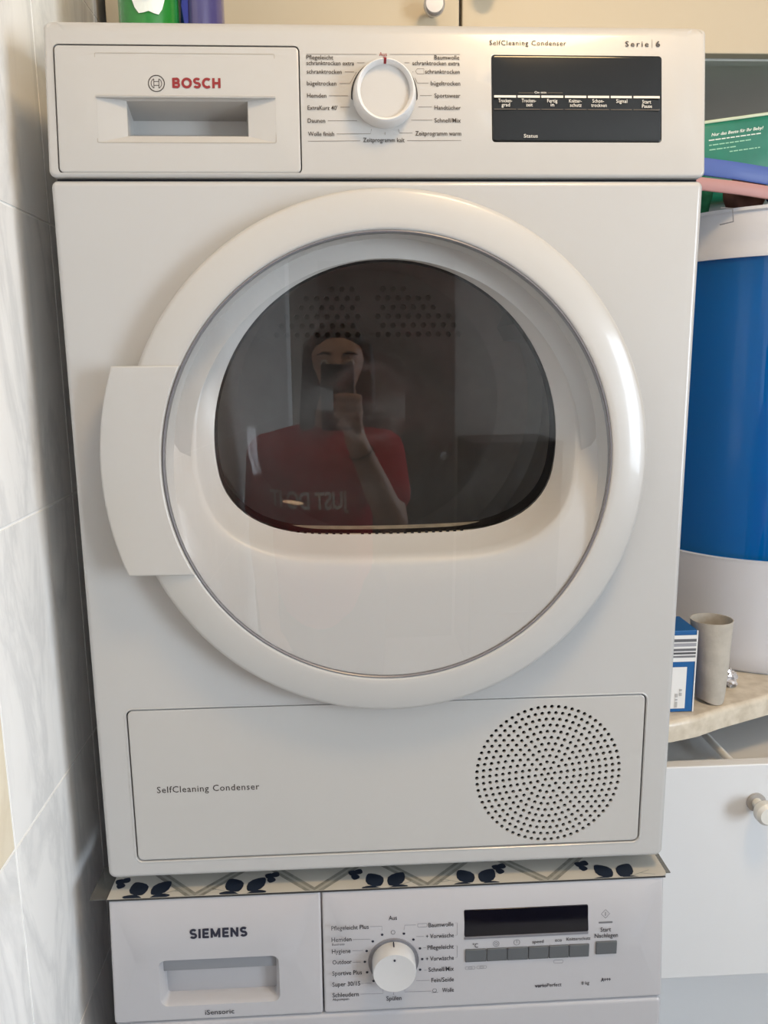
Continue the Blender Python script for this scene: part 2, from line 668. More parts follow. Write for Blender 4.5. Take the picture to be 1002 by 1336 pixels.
# tiles, one by one
TH, TW = .2886, .23
zj0 = .393 + Z0
yj0 = -.10
zjs = [zj0 + TH * k for k in range(-5, 6)]
yjs = [yj0 + TW * k for k in range(-12, 5)]
tb = box(-.0009, 0, -TW / 2 + .0012, TW / 2 - .0012, -TH / 2 + .0012, TH / 2 - .0012, .0004, 2)
tm = bpy.data.meshes.new('tile')
tm.from_pydata(tb[0], [], tb[1])
tm.materials.append(TILE)
tmc = tm.copy()
tmc.materials.clear()
tmc.materials.append(CREAM)
for zj in zjs:
    for yj in yjs:
        z0, z1, y0, y1 = zj, zj + TH, yj, yj + TW
        if z0 < 0 or y0 < YR:
            continue
        cz, cy = (z0 + z1) / 2, (y0 + y1) / 2
        if z1 > ZC or y1 > YB:
            h = min(z1, ZC) - z0
            v = min(y1, YB) - y0
            if h < .03 or v < .03:
                continue
            tb2 = box(-.0009, 0, -v / 2 + .0012, v / 2 - .0012, -h / 2 + .0012, h / 2 - .0012, .0004, 2)
            me = bpy.data.meshes.new('tile')
            me.from_pydata(tb2[0], [], tb2[1])
            me.materials.append(TILE)
            cz, cy = z0 + h / 2, y0 + v / 2
        else:
            me = tmc if (abs(z0 - (zj0 - TH)) < .01 and abs(y1 - yj0) < .01) else tm
        o = link('tile', me, None, wl, 0)
        if me is tmc:
            o['label'] = 'cream tile'
        o.location = (WX, cy, cz)

# ------------------------------------------------------------------ washing machine
WM_TOP = -.020
wm = empty('washing_machine', (0, .27, 0), 'pale silver front loading washing machine under the dryer', 'washing machine')
vs, fs = plate(rrect(-.299, .299, -.868 + .012, -.1605, .006), [circle(0, -.50, .185, 64)], lambda x, z: -.02, .56, .004, hole_depth=.06, cap=True)
own(mesh('cabinet_body', up(vs), fs, SILVER), wm)
vs, fs = box(-.299, .299, -.004, .56, -.158, WM_TOP - .001, .003)
own(mesh('top_cover', up(vs), fs, SILVER), wm)
for sx in (-.25, .25):
    for y in (.04, .5):
        vs, fs = lathe([(0, 0), (.022, 0), (.022, .008), (.012, .008), (.012, .014)], 16, (sx, y, 0))
        own(mesh('foot', vs, fs, GREY), wm)
fw = lambda x, z: surf_w(z + Z0)
xs_ = on_s(420, 1230, surf_w).x
sl = [on_s(206, 1254, surf_w), on_s(366, 1306, surf_w)]
slot = rrect(sl[0].x, sl[1].x, sl[1].z - Z0, sl[0].z - Z0, .008)
vs, fs = plate(rrect(-.2985, xs_ - .0008, -.1585, WM_TOP, .003), [slot], fw, .02, .0022, grid=.008, hole_depth=0, cap=False)
dw = own(mesh('detergent_drawer', up(vs), fs, SILVER), wm)
# scooped grip
n = len(slot)
inner = offset(slot, .004)
deep = [(x, z + (.0 if z < -.10 else 0)) for x, z in offset(slot, .005)]
gv = [(x, fw(x, z), z) for x, z in slot] + [(x, fw(x, z) + .007, z) for x, z in inner] + [(x, .012 if z > -.105 else .000, z) for x, z in deep]
gf = [(i, (i + 1) % n, n + (i + 1) % n, n + i) for i in range(n)] + [(n + i, n + (i + 1) % n, 2 * n + (i + 1) % n, 2 * n + i) for i in range(n)] + [tuple(2 * n + i for i in range(n))]
own(mesh('grip_recess', up(gv), gf, SILVER), dw)
vs, fs = box(sl[0].x + .002, sl[1].x - .002, -.0135, -.006, sl[0].z - Z0 - .0185, sl[0].z - Z0 - .0005, .0015)
own(mesh('grip_shade', up(vs), fs, mat('grip_shade_grey', (.22, .225, .24), .4)), dw)  # grey strip stands in for the shaded inside of the grip
vs, fs = plate(rrect(xs_ + .0008, .2985, -.1585, WM_TOP, .003), [], fw, .02, .0022, grid=.008)
pw = own(mesh('control_panel', up(vs), fs, SILVER), wm)
# dial
dc = on_s(513.5, 1253.2, surf_w)
vs, fs = lathe([(.0220, .004), (.0228, -.0004), (.0262, -.0010), (.0270, -.0016), (.0274, -.0006), (.0274, .004)], 48, (dc.x, -.020, dc.z), 'y')
dl = own(mesh('dial_collar', vs, fs, GREY), wm)
vs, fs = lathe([(.0232, .004), (.0232, -.010), (.0230, -.0170), (.0222, -.0186), (.0210, -.0184), (0, -.0182)], 48, (dc.x, -.020, dc.z), 'y')
dk = own(mesh('programme_dial', vs, fs, mat('silver_plastic', (.52, .52, .52), .3, .5, coat=.2)), wm)
vs, fs = lathe([(0, -.0190), (.0012, -.0190), (.0012, -.0180)], 12, (dc.x, -.020, dc.z + .0155), 'y')
own(mesh('pointer_dot', vs, fs, BLACKPRINT), dk)
vs, fs = box(dc.x - .0006, dc.x + .0006, -.0285, -.022, dc.z + .0228, dc.z + .0246)
own(mesh('pointer_mark', vs, fs, BLACKPRINT), dk)
# display
a, b = on_s(605.5, 1223.5, surf_w), on_s(767.3, 1178, surf_w)
c, d = on_s(605.5, 1189, surf_w), on_s(767.3, 1212.5, surf_w)
dx0, dx1, dz0, dz1 = (a.x + c.x) / 2, (b.x + d.x) / 2, (a.z + d.z) / 2 - Z0, (b.z + c.z) / 2 - Z0
vs, fs = plate(rrect(dx0, dx1, dz0, dz1, .0015), [], lambda x, z: fw(x, z) - .0008, .0, .0004, grid=.006)
ds = own(mesh('display', up(vs), fs, mat('display_blue_black', (.003, .003, .007), .12)), wm)
vs, fs = plate(rrect(dx0, dx1, dz0 - .0034, dz0 - .0004, .0006), [], lambda x, z: fw(x, z) - .0010, .0, .0004)
own(mesh('trim_strip', up(vs), fs, mat('strip_grey', (.16, .16, .18), .3)), ds)
ub = [606.6, 634.5, 661.3, 688.7, 715.3, 741.6, 768]
for i in range(6):
    p, q = on_s(ub[i], 1250, surf_w), on_s(ub[i + 1], 1250, surf_w)
    t_, b_ = on_s(687, 1234.5, surf_w).z - Z0, on_s(687, 1250.5, surf_w).z - Z0
    vs, fs = plate(rrect(p.x + .0003, q.x - .0003, b_, t_, .0006), [], lambda x, z: fw(x, z) - .0018, .0, .0006)
    own(mesh('option_button', up(vs), fs, BTN), wm)
p, q = on_s(777.2, 1235, surf_w), on_s(804.2, 1235, surf_w)
t_, b_ = on_s(790, 1227.5, surf_w).z - Z0, on_s(790, 1243.5, surf_w).z - Z0
vs, fs = plate(rrect(p.x, q.x, b_, t_, .0006), [], lambda x, z: fw(x, z) - .0018, .0, .0006)
own(mesh('start_button', up(vs), fs, BTN), wm)
quadp(781.1, 1202, 799.1, 1204.3, mat('lamp_bar_grey', (.14, .14, .15), .5), pw, surf_w, 'indicator_bar')
# porthole below the picture's edge
vs, fs = lathe([(.185, .0), (.19, -.012), (.185, -.026), (.165, -.032), (.135, -.028), (.13, -.01)], 64, (0, -.02, Z0 - .50), 'y')
pd = own(mesh('porthole_door', vs, fs, SILVER), wm)
vs, fs = lathe([(.133, -.015), (.10, .015), (.05, .03), (.0, .034)], 48, (0, -.02, Z0 - .50), 'y')
own(mesh('porthole_glass', vs, fs, mat('dark_porthole', (.02, .02, .025), .08)), pd)

# washer print
T = lambda s, u0, u1, vb, cap=5.6, m=GREYPRINT, par=pw, **k: text(s, u0, u1, vb, cap, m, par, surf_w, **k)
WP = mat('washer_print', (.045, .045, .052), .8, .1)
wordmark('SIEMENS', 247.8, 322.8, 1222.6, 12.2, BLACKPRINT, dw, surf_w)
T('iSensoric', 267.9, 305.9, 1322.6, 6.2, WP, dw)
for s, u0, u1, vb in (('Pflegeleicht Plus', 432.4, 481.1, 1212.4), ('Hemden', 432.6, 458.6, 1228), ('Hygiene', 433.1, 457.5, 1243.3), ('Outdoor', 433.8, 458.8, 1257.4),
                      ('Sportive Plus', 433.6, 472.2, 1271.6), ('Super 30/15', 433.6, 470.1, 1286), ('Schleudern', 433.8, 468.2, 1300),
                      ('Aus', 507.2, 518, 1199.8), ('Spülen', 504.2, 524, 1304.6),
                      ('Baumwolle', 559.1, 591.8, 1208.6), ('+ Vorwäsche', 555.6, 592.1, 1223.1), ('Pflegeleicht', 557.8, 592.1, 1237.9), ('+ Vorwäsche', 555.6, 592.1, 1252.5),
                      ('Schnell/Mix', 559.1, 592.1, 1266.7), ('Fein/Seide', 562.9, 592.1, 1280.4), ('Wolle', 577, 592.1, 1293.8),
                      ('°C', 616.5, 623.5, 1236), ('Start', 783.3, 796.9, 1215), ('Nachlegen', 775.6, 805.9, 1222.7)):
    T(s, u0, u1, vb, 5.6, WP)
for s, u0, u1, vb, cp in (('Business', 433.3, 449.4, 1233, 3), ('Abpumpen', 433.9, 455.4, 1304.6, 3), ('speed', 694.4, 709.1, 1230, 4.2), ('eco', 724, 732.8, 1228, 4.2),
                          ('Knitterschutz', 739, 770.1, 1226.2, 4.2), ('8 kg', 758.5, 768.6, 1284, 4.2), ('Perfect', 713.5, 732.4, 1286.6, 4.6)):
    T(s, u0, u1, vb, cp, WP)
T('vario', 697.7, 713, 1287.6, 4.6, BLACKPRINT, bold=.02)
T('A+++', 784, 796.5, 1280, 5, BLACKPRINT, bold=.02)
for u, v in ((498.6, 1219.3), (486.4, 1228), (478.4, 1240.5), (476, 1254.6), (479, 1268.3), (487.4, 1279.6), (527, 1217.9), (539.4, 1225.6), (547.9, 1237.1), (550.8, 1251.1), (548.1, 1264.9)):
    disc(u, v, 1.7, BLACKPRINT, pw, surf_w)
disc(512.8, 1216.2, 2.6, WP, pw, surf_w, 'printed_ring', ring=.35)
WL = mat('washer_line_print', (.16, .16, .17), .6)
for pts in ([(482.9, 1208.8), (498.4, 1208.3), (498.4, 1214)], [(460.4, 1225.6), (483.4, 1225)], [(459.8, 1240.3), (474, 1239.8)], [(460.4, 1255.3), (470.8, 1255)], [(471.4, 1282.9), (485, 1282.4)],
            [(470.3, 1296.8), (499.7, 1296), (499.7, 1290)], [(527, 1213.5), (528, 1206.9), (542.6, 1206.5)], [(543, 1221.7), (553.4, 1221.5)], [(552.3, 1236.2), (556, 1236.1)],
            [(553.4, 1265.6), (556.7, 1265.5)], [(543, 1279.3), (560.5, 1278.8)], [(528, 1291), (528, 1294), (563, 1292.8)], [(594, 1203.8), (596.4, 1203.7), (596.4, 1219.8), (594, 1220)],
            [(594, 1233.8), (596.4, 1233.7), (596.4, 1248.8), (594, 1249)], [(513.6, 1294.5), (513.6, 1298)]):
    stroke(pts, .35, WL, pw, surf_w)


def pxrect(u0, u1, v0, v1, r, par, surf, m, wmm=.35, name='printed_outline'):
    a, b = on_s(u0, v1, surf), on_s(u1, v0, surf)
    stroke3([Vector((x, 0, z)) for x, z in rrect(a.x, b.x, a.z, b.z, r, 3)], wmm, m, par, surf, name, closed=True)


pxrect(544.9, 557.2, 1204.4, 1209.6, .0012, pw, surf_w, WL)
pxrect(607, 619.8, 1260.5, 1264.8, .0012, pw, surf_w, WL)
pxrect(622, 634.7, 1259.5, 1263.8, .0012, pw, surf_w, WL)
pxrect(611, 616, 1261.5, 1263.8, .0006, pw, surf_w, WL)
pxrect(626, 631, 1260.5, 1262.8, .0006, pw, surf_w, WL)
pxrect(722.3, 734.4, 1251.9, 1256.6, .0012, pw, surf_w, WL)
disc(647.2, 1231, 3.9, WP, pw, surf_w, 'printed_spiral', ring=.35)
disc(647.2, 1231, 1.8, WP, pw, surf_w, 'printed_spiral', ring=.35)
disc(674.2, 1229.3, 3.9, WP, pw, surf_w, 'printed_clock', ring=.35)
stroke([(674.2, 1226.2), (674.2, 1230)], .4, WP, pw, surf_w, 'printed_clock_hand')
stroke([(784.4, 1192.3), (789.9, 1186.4), (795.4, 1191.7), (789.9, 1197.7)], .35, WP, pw, surf_w, 'printed_diamond', closed=True)
stroke([(789.9, 1189.6), (789.9, 1194.5)], .45, WP, pw, surf_w, 'printed_diamond_bar')
disc(567, 1292, 2.6, WP, pw, surf_w, 'printed_wool_mark', ring=.35)
stroke([(563, 1294.8), (571.5, 1294.5)], .35, WP, pw, surf_w, 'printed_wool_mark')

# ------------------------------------------------------------------ patterned mat between the machines
MT = WM_TOP + .0016
mat_o = empty('patterned_mat', (0, .25, Z0 + WM_TOP), 'glossy oilcloth mat with dark blue flowers between dryer and washer', 'mat')
MATC = mat('oilcloth_cream', (.50, .485, .44), .28, .5, coat=.4, noise=.05, nscale=14)
ol = [(-.300, -.0075), (.297, -.0075), (.3015, -.005), (.303, .0), (.303, .52), (-.300, .52)]
vs = [(x, y, Z0 + WM_TOP) for x, y in ol] + [(x, y, Z0 + MT) for x, y in ol]
k = len(ol)
fs = [tuple(range(k - 1, -1, -1)), tuple(range(k, 2 * k))] + [(i, (i + 1) % k, k + (i + 1) % k, k + i) for i in range(k)]
own(mesh('mat_sheet', vs, fs, MATC, None, 0), mat_o)
vs, fs = box(-.300, .300, -.0082, -.0076, Z0 + WM_TOP - .0002, Z0 + MT - .0001)
own(mesh('dark_front_strip', vs, fs, mat('front_strip_dark', (.03, .03, .03), .5)), mat_o)  # thin near-black strip along the mat's front edge
# the clear film reaches from the mat to the wall
vs, fs = box(-.3185, -.3001, -.006, .05, Z0 + WM_TOP + .0003, Z0 + MT - .0003)
own(mesh('clear_border', vs, fs, glass('clear_film', (.60, .60, .58), 1.45, .05, (.22, .22, .21), .35)), mat_o)
vs, fs = box(.3031, .308, -.002, .40, Z0 + WM_TOP + .0003, Z0 + MT - .0003)
own(mesh('clear_border', vs, fs, MATS['clear_film']), mat_o)
PET = mat('petal_navy', (.010, .017, .035), .3, coat=.4)
STEM = mat('stem_grey', (.25, .27, .26), .4)
BAND = mat('lattice_grey', (.24, .24, .215), .35, noise=.25, nscale=160)
BAND2 = mat('lattice_pale', (.33, .33, .30), .35)


def mp(u, v):
    return on_z(u, v, Z0 + MT)


def flat_shape(name, pts, m, lift=.0002, par=None):
    vs = [(x, y, Z0 + MT + lift) for x, y in pts]
    return own(mesh(name, vs, [tuple(range(len(pts)))], m, None, 0), par or mat_o)


def petal(cx, cy, ang, L, W):
    p = []
    for i in range(14):
        t = 2 * pi * i / 14
        x = L * (.5 + .5 * cos(t))
        y = W * sin(t) * (.55 + .45 * sin(pi * (.5 + .5 * cos(t)) ** .8)) * .9
        p.append((cx + x * cos(ang) - y * sin(ang), cy + x * sin(ang) + y * cos(ang)))
    return p


def clip_front(pts):
    return [(x, max(y, -.0072)) for x, y in pts]


for fu, sgn in ((191, -1), (317, 1), (502, -1), (622, 1), (804, -1)):
    c = mp(fu, 1175 - (fu - 143) * .0388 - 5)
    for k2, (dx, dy, an, L, W_) in enumerate(((-.0045, .0005, 120, .025, .0115), (.0050, .0005, 52, .027, .0105), (-.0035, -.0060, 168, .022, .0060), (.0035, -.0060, 12, .022, .0060))):
        flat_shape('printed_petal', clip_front(petal(c.x + dx, c.y + dy, radians(an), L, W_)), PET, .0002 + k2 * 2e-5)
    for k2, an in enumerate((60, 150, 255)):
        flat_shape('printed_petal', clip_front(petal(c.x + .030 * sgn, c.y + .022, radians(an), .010, .0055)), PET, .0002 + k2 * 2e-5)
    for k2, (a0, a1) in enumerate((((.014, .000), (.040, .010)), ((.028, .0055), (.044, .002)))):
        x0, y0, x1, y1 = c.x - a0[0] * sgn, c.y + a0[1], c.x - a1[0] * sgn, c.y + a1[1]
        flat_shape('printed_stem', [(x0, y0 - .0005), (x1, y1 - .0004), (x1, y1 + .0004), (x0, y0 + .0005)][::1], STEM, .0001 + k2 * 2e-5)
for lu in (253, 410, 559, 717):
    c = mp(lu, 1175 - (lu - 143) * .0388)
    for s in (-1, 1):
        for off, wd, m_, lf in ((0, .0155, BAND, .00008), (.0, .0045, BAND2, .00014)):
            x0, y0 = c.x + s * .002, -.007
            x1, y1 = c.x + s * .048, .036
            flat_shape('printed_lattice_band', [(x0 - wd / 2, y0), (x0 + wd / 2, y0), (x1 + wd / 2, y1), (x1 - wd / 2, y1)], m_, lf + (s + 1) * 1e-5)

# ------------------------------------------------------------------ tumble dryer
dr = empty('tumble_dryer', (0, .30, Z0), 'white tumble dryer with round door stacked on the washing machine', 'tumble dryer')
for sx in (-.26, .26):
    for y in (.06, .46):
        h = -MT
        vs, fs = lathe([(0, -h), (.02, -h), (.02, -h + .006), (.012, -h + .008), (.012, .004)], 16, (sx, y, Z0))
        own(mesh('foot', vs, fs, GREY), dr)
SEAM = .6985
fl0, fl1, fz0, fz1 = -.2678, .2714, .0194, .1905
vs, fs = plate(rrect4(-.299, .299, .0, SEAM, .008, .0062), [circle(.0015, .4401, .196, 72), rrect(fl0, fl1, fz0, fz1, .007)], lambda x, z: 0, .58, .005, 4, hole_depth=.014, cap=True)
own(mesh('cabinet_body', up(vs), fs, WHITE), dr)
# top cover behind the control panel
vs, fs = box(-.2975, .2975, .0465, .585, SEAM - .004, .842, .006)
own(mesh('top_cover', up(vs), fs, WHITE), dr)
vs, fs = box(-.295, .295, .008, .046, SEAM - .003, SEAM + .006)
own(mesh('seam_gasket', up(vs), fs, DARK), dr)

# ---- control panel
fd = lambda x, z: surf_d(z + Z0)
PB, PT = SEAM + .0022, .8385


def panel_front(x, z):
    e = max(0, z - .829) / .0095
    return surf_d(z + Z0) + .012 * e * e


d0, d1, d2, d3 = -.2905, -.0738, .7034, .8142
DR = rrect(d0, d1, d2, d3, .005)
dp = [on_s(*q, surf_d) for q in ((640.5, 71.5), (861.8, 75), (644, 183.6), (862.8, 186.2))]
px0, px1 = (dp[0].x + dp[2].x) / 2, (dp[1].x + dp[3].x) / 2
pz0, pz1 = (dp[2].z + dp[3].z) / 2 - Z0, (dp[0].z + dp[1].z) / 2 - Z0
vs, fs = plate(rrect4(-.299, .299, PB, PT, .0056, .010), [DR, rrect(px0 - .0006, px1 + .0006, pz0 - .0006, pz1 + .0006, .003)], panel_front, .046, .003, 4, grid=.005, hole_depth=.006, cap=False)
pn = own(mesh('control_panel', up(vs), fs, WHITE2, smooth=35), dr)
vs, fs = box(-.065, .29, .022, .024, PB + .004, PT - .004)
own(mesh('panel_backing', up(vs), fs, GROOVE), pn)

# water container drawer with its hand grip
dri = offset(DR, .0011)
g = [on_s(*q, surf_d) for q in ((127, 127), (359.5, 125.5), (128, 187), (360.5, 185))]
gx0, gx1 = (g[0].x + g[2].x) / 2, (g[1].x + g[3].x) / 2
gz0, gz1 = (g[2].z + g[3].z) / 2 - Z0, (g[0].z + g[1].z) / 2 - Z0
GR = rrect(gx0, gx1, gz0, gz1, .0015, 2)
vs, fs = plate(dri, [GR], lambda x, z: fd(x, z) - .0002, .020, .0012, 2, grid=.005, cap=False)
wd = own(mesh('water_drawer', up(vs), fs, WHITE2, smooth=35), dr)
s4 = [on_s(*q, surf_d) for q in ((164, 130), (323, 130), (164.5, 176.5), (323, 175.5))]
sx0, sx1 = (s4[0].x + s4[2].x) / 2, (s4[1].x + s4[3].x) / 2
sz0, sz1 = (s4[2].z + s4[3].z) / 2 - Z0, (s4[0].z + s4[1].z) / 2 - Z0
r0 = [(gx0, gz0), (gx1, gz0), (gx1, gz1), (gx0, gz1)]
r1 = [(sx0, sz0), (sx1, sz0), (sx1, sz1), (sx0, sz1)]
yk = .045
kb, kt = on_y(175.5, 176, yk), on_y(322, 158.5, yk)
r2 = [(kb.x, kb.z - Z0), (kt.x, kb.z - Z0), (kt.x, kt.z - Z0), (kb.x, kt.z - Z0)]
vs = [(x, fd(x, z) - .0002, z) for x, z in r0] + [(x, fd(x, z) + (.0050 if z < .75 else .0050), z) for x, z in r1] + [(x, yk, z) for x, z in r2]
fs = [(i, (i + 1) % 4, 4 + (i + 1) % 4, 4 + i) for i in range(4)] + [(4 + i, 4 + (i + 1) % 4, 8 + (i + 1) % 4, 8 + i) for i in range(4)] + [(8, 9, 10, 11)]
own(mesh('grip_recess', up(vs), fs, WHITE2, None, 0), wd)
# lip above the grip
vs, fs = plate(rrect(gx0 - .0003, gx1 + .0003, gz1 - .0012, gz1 + .0010, .0005, 2), [], lambda x, z: fd(x, z) - .0016, .010, .0006, 2)
own(mesh('grip_lip', up(vs), fs, WHITE2), wd)
# outline of the label plate
q = [(124.2, 70), (358, 70), (360.3, 185.2), (127, 187.3)]
pl_ = [on_s(*k_, surf_d) for k_ in q]
PX0, PX1 = (pl_[0].x + pl_[3].x) / 2, (pl_[1].x + pl_[2].x) / 2
PZ0, PZ1 = (pl_[2].z + pl_[3].z) / 2, (pl_[0].z + pl_[1].z) / 2
stroke3([Vector((x, 0, z)) for x, z in rrect(PX0, PX1, PZ0, PZ1, .001, 2)], .55, mat('fine_groove', (.34, .31, .26), .6), wd, surf_d, 'plate_groove', .0004, True)

wordmark('BOSCH', 224.9, 288.2, 115.2, 13.2, REDPRINT, wd, surf_d)
lc = on_s(204.2, 109, surf_d)
LR = on_s(214.6, 109, surf_d).x - lc.x
for rr in (LR,):
    stroke3([Vector((lc.x + rr * cos(2 * pi * i / 40), 0, lc.z + rr * sin(2 * pi * i / 40))) for i in range(40)], .75, GREYPRINT, wd, surf_d, 'logo_ring', .0005, True)
k_ = LR * .66
stroke3([Vector((lc.x - k_ * cos(a), 0, lc.z + k_ * sin(a))) for a in [radians(t) for t in range(-62, 63, 8)]], .5, GREYPRINT, wd, surf_d, 'logo_armature', .0005)
stroke3([Vector((lc.x + k_ * cos(a), 0, lc.z + k_ * sin(a))) for a in [radians(t) for t in range(-62, 63, 8)]], .5, GREYPRINT, wd, surf_d, 'logo_armature', .0005)
for s in (-1, 1):
    stroke3([Vector((lc.x + s * k_ * .47, 0, lc.z - k_ * .88)), Vector((lc.x + s * k_ * .47, 0, lc.z + k_ * .88))], .5, GREYPRINT, wd, surf_d, 'logo_armature', .0005)
    stroke3([Vector((lc.x - k_ * .47, 0, lc.z + s * k_ * .36)), Vector((lc.x + k_ * .47, 0, lc.z + s * k_ * .36))], .5, GREYPRINT, wd, surf_d, 'logo_armature', .0005)

# programme dial
dcx, dcz = .0015, .7708 + Z0
yb = surf_d(dcz)
vs, fs = lathe([(.0300, .004), (.0300, -.0004), (.0290, -.0006), (.0288, .004)], 64, (dcx, yb, dcz), 'y')
own(mesh('dial_collar', vs, fs, GROOVE), dr)
vs, fs = lathe([(.0288, .004), (.0285, -.004), (.0266, -.0140), (.0256, -.0172), (.0247, -.0179), (.0238, -.0174), (.0218, -.0128)], 64, (dcx, yb, dcz), 'y')
kn = own(mesh('programme_dial', vs, fs, mat('dial_white', (.66, .65, .64), .24, .5, coat=.4)), dr)
own(mesh('dial_cap', *lathe([(.0222, -.0115), (.0219, -.0126), (.0, -.0127)], 64, (dcx, yb, dcz), 'y'), mat('cap_beige_white', (.50, .48, .45), .4)), kn)
kv = []
for r_, h_ in ((.0219, -.0133), (.0238, -.0178), (.0247, -.0183), (.0258, -.0175), (.0269, -.0140), (.0288, -.0040), (.0322, .0004)):
    for s in (-1, 1):
        kv.append((dcx + s * .0011, yb + h_ - .0002, dcz + r_))
own(mesh('pointer_mark', kv, [(2 * i, 2 * i + 1, 2 * i + 3, 2 * i + 2) for i in range(6)], mat('pointer_red', (.25, .012, .02), .4)), kn)

# display glass
vs, fs = plate(rrect(px0, px1, pz0, pz1, .0026), [], lambda x, z: fd(x, z) - .0003, .012, .0006, 2, grid=.006)
dg_ = own(mesh('display', up(vs), fs, BLACKGLASS), dr)
ox, oy, k_ = 636, 66, 4.282
SD = lambda z: surf_d(z) - .0006
bars = [(37, 160), (168, 293), (300, 423), (432, 552), (560, 680), (688, 806), (815, 962)]
for i, (a, b) in enumerate(bars):
    dv = (a - 37) / 925 * 5
    quadp(ox + a / k_, oy + (250 + dv) / k_, ox + b / k_, oy + (263 + dv) / k_, WHITEPRINT, dg_, SD, 'touch_key_bar')
    quadp(ox + a / k_, oy + (325.5 + dv) / k_, ox + b / k_, oy + (328.5 + dv) / k_, LINEPRINT, dg_, SD, 'touch_key_line')
for s, a, b, vb in (('Trocken-', 60, 137, 290), ('grad', 78, 125, 313), ('Trocken-', 190, 270, 290), ('zeit', 215, 252, 313), ('Fertig', 333, 390, 291), ('in', 352, 372, 313), ('Knitter-', 455, 525, 292), ('schutz', 460, 525, 315),
                    ('Schon-', 585, 650, 292), ('trocknen', 578, 665, 316), ('Signal', 718, 780, 293), ('Start', 863, 913, 297), ('Pause', 862, 918, 321), ('Status', 202, 280, 487)):
    text(s, ox + a / k_, ox + b / k_, oy + vb / k_, 4.6, WHITEPRINT, dg_, SD)
text('On min', ox + 262 / k_, ox + 328 / k_, oy + 241 / k_, 3, WHITEPRINT, dg_, SD)
for a, b in ((172, 258), (335, 420)):
    quadp(ox + a / k_, oy + 235.5 / k_, ox + b / k_, oy + 238 / k_, LINEPRINT, dg_, SD, 'printed_line')

# panel print
P = lambda s, u0, u1, vb, cap=5.6, m=GREYPRINT, **k: text(s, u0, u1, vb, cap, m, pn, surf_d, **k)
P('SelfCleaning Condenser', 638.5, 738.5, 59.4, 6.2, space=1.15)
P('Serie', 815.8, 846.1, 61, 6.8, space=1.35)
P('6', 855.4, 861.1, 61, 6.8, BLACKPRINT, bold=.03)
stroke([(850.6, 51.5), (850.6, 63)], .3, LINEPRINT, pn, surf_d)
for s, u0, u1, vb in (('Pflegeleicht', 399.8, 434.9, 77.8), ('schranktrocken extra', 399.8, 462.1, 85.3), ('schranktrocken', 400.2, 445.9, 96.5), ('bügeltrocken', 400.5, 438.9, 111.7), ('Hemden', 400.8, 425.9, 127.7),
                      ("ExtraKurz 40'", 401.4, 440.3, 143.6), ('Daunen', 401.6, 424.4, 160.4), ('Wolle finish', 402, 436.1, 177.6), ('Zeitprogramm kalt', 473.9, 527.9, 185.6),
                      ('Baumwolle', 566.8, 599.2, 78), ('schranktrocken extra', 538.1, 599.6, 85.5), ('schranktrocken', 554.5, 599.8, 96.5), ('bügeltrocken', 562, 600.4, 111.7), ('Sportswear', 566.8, 600.6, 127.7),
                      ('Handtücher', 566.8, 601, 143.5), ('Schnell/Mix', 566.8, 601.2, 160), ('Zeitprogramm warm', 541.9, 601.8, 177)):
    P(s, u0, u1, vb)
P('Aus', 494.6, 505, 73.4, 5, REDPRINT)
for pts in ([(399.8, 70.8), (491.5, 71)], [(508.1, 71), (600, 71.1)], [(401.7, 184.3), (470, 183.8)], [(530.9, 183.5), (601.8, 183.4)],
            [(465.7, 82), (475.6, 82)], [(449.9, 93.9), (461.9, 93.9)], [(442.7, 108.9), (456.5, 108.9), (465.2, 94.1)], [(428.9, 125), (454, 125)], [(444.1, 139.9), (456.2, 139.9)],
            [(427.7, 157.6), (466, 157.6)], [(439.1, 174.8), (483.4, 174.6), (484.6, 168.4)], [(502.3, 172.6), (502.3, 176)],
            [(527.8, 82), (534.1, 82)], [(538, 94), (539.5, 94)], [(541.3, 101.9), (544.6, 108.5), (559.3, 108.5)], [(547.9, 124.7), (563.5, 124.7)], [(545.9, 139.6), (563.5, 139.6)], [(536.3, 156.8), (564, 156.8)],
            [(519.8, 168.4), (521, 173.5), (538, 173.5)]):
    stroke(pts, .36, LINEPRINT, pn, surf_d)
stroke([(541.9, 93), (544.5, 89.8), (553, 89.8), (553, 96.4), (544.5, 96.4)], .36, LINEPRINT, pn, surf_d, 'printed_outline', closed=True)

# ---- condenser flap with perforated grille
gx, gz, gr = .1692, .1027, .0787
holes = []
NR = 11
hr = .00205
ro = gr - .0021
for k in range(NR + 1):
    cnt = max(1, 6 * k)
    for i in range(cnt):
        a = 2 * pi * i / cnt + .12
        r = ro * k / NR
        holes.append(circle(gx + r * cos(a), gz + r * sin(a), hr, 10))
vs, fs = plate(offset(rrect(fl0, fl1, fz0, fz1, .007), .0012), holes, lambda x, z: .0003, .0125, .0012, 2, hole_depth=.0030, cap=False)
flp = own(mesh('condenser_flap', up(vs), fs, WHITE2, smooth=30), dr)
vs, fs = box(fl0 + .003, fl1 - .003, .0125, .016, fz0 + .003, fz1 - .003)
own(mesh('grille_backing', up(vs), fs, DARK), flp)
# pressed lip round the flap
lip = rrect(fl0, fl1, fz0, fz1, .007)
lo2 = offset(lip, -.0022)
n = len(lip)
vs = [(x, .0005, z) for x, z in lip] + [(x, -.0006, z) for x, z in offset(lip, -.0008)] + [(x, -.0002, z) for x, z in lo2]
fs = [(i, (i + 1) % n, n + (i + 1) % n, n + i) for i in range(n)] + [(n + i, n + (i + 1) % n, 2 * n + (i + 1) % n, 2 * n + i) for i in range(n)]
own(mesh('flap_rim', up(vs), fs, WHITE), flp)
text('SelfCleaning Condenser', 204.9, 338.6, 1032.2, 8.0, GREYPRINT, flp, lambda z: .0003, space=1.1, lift=.0002)

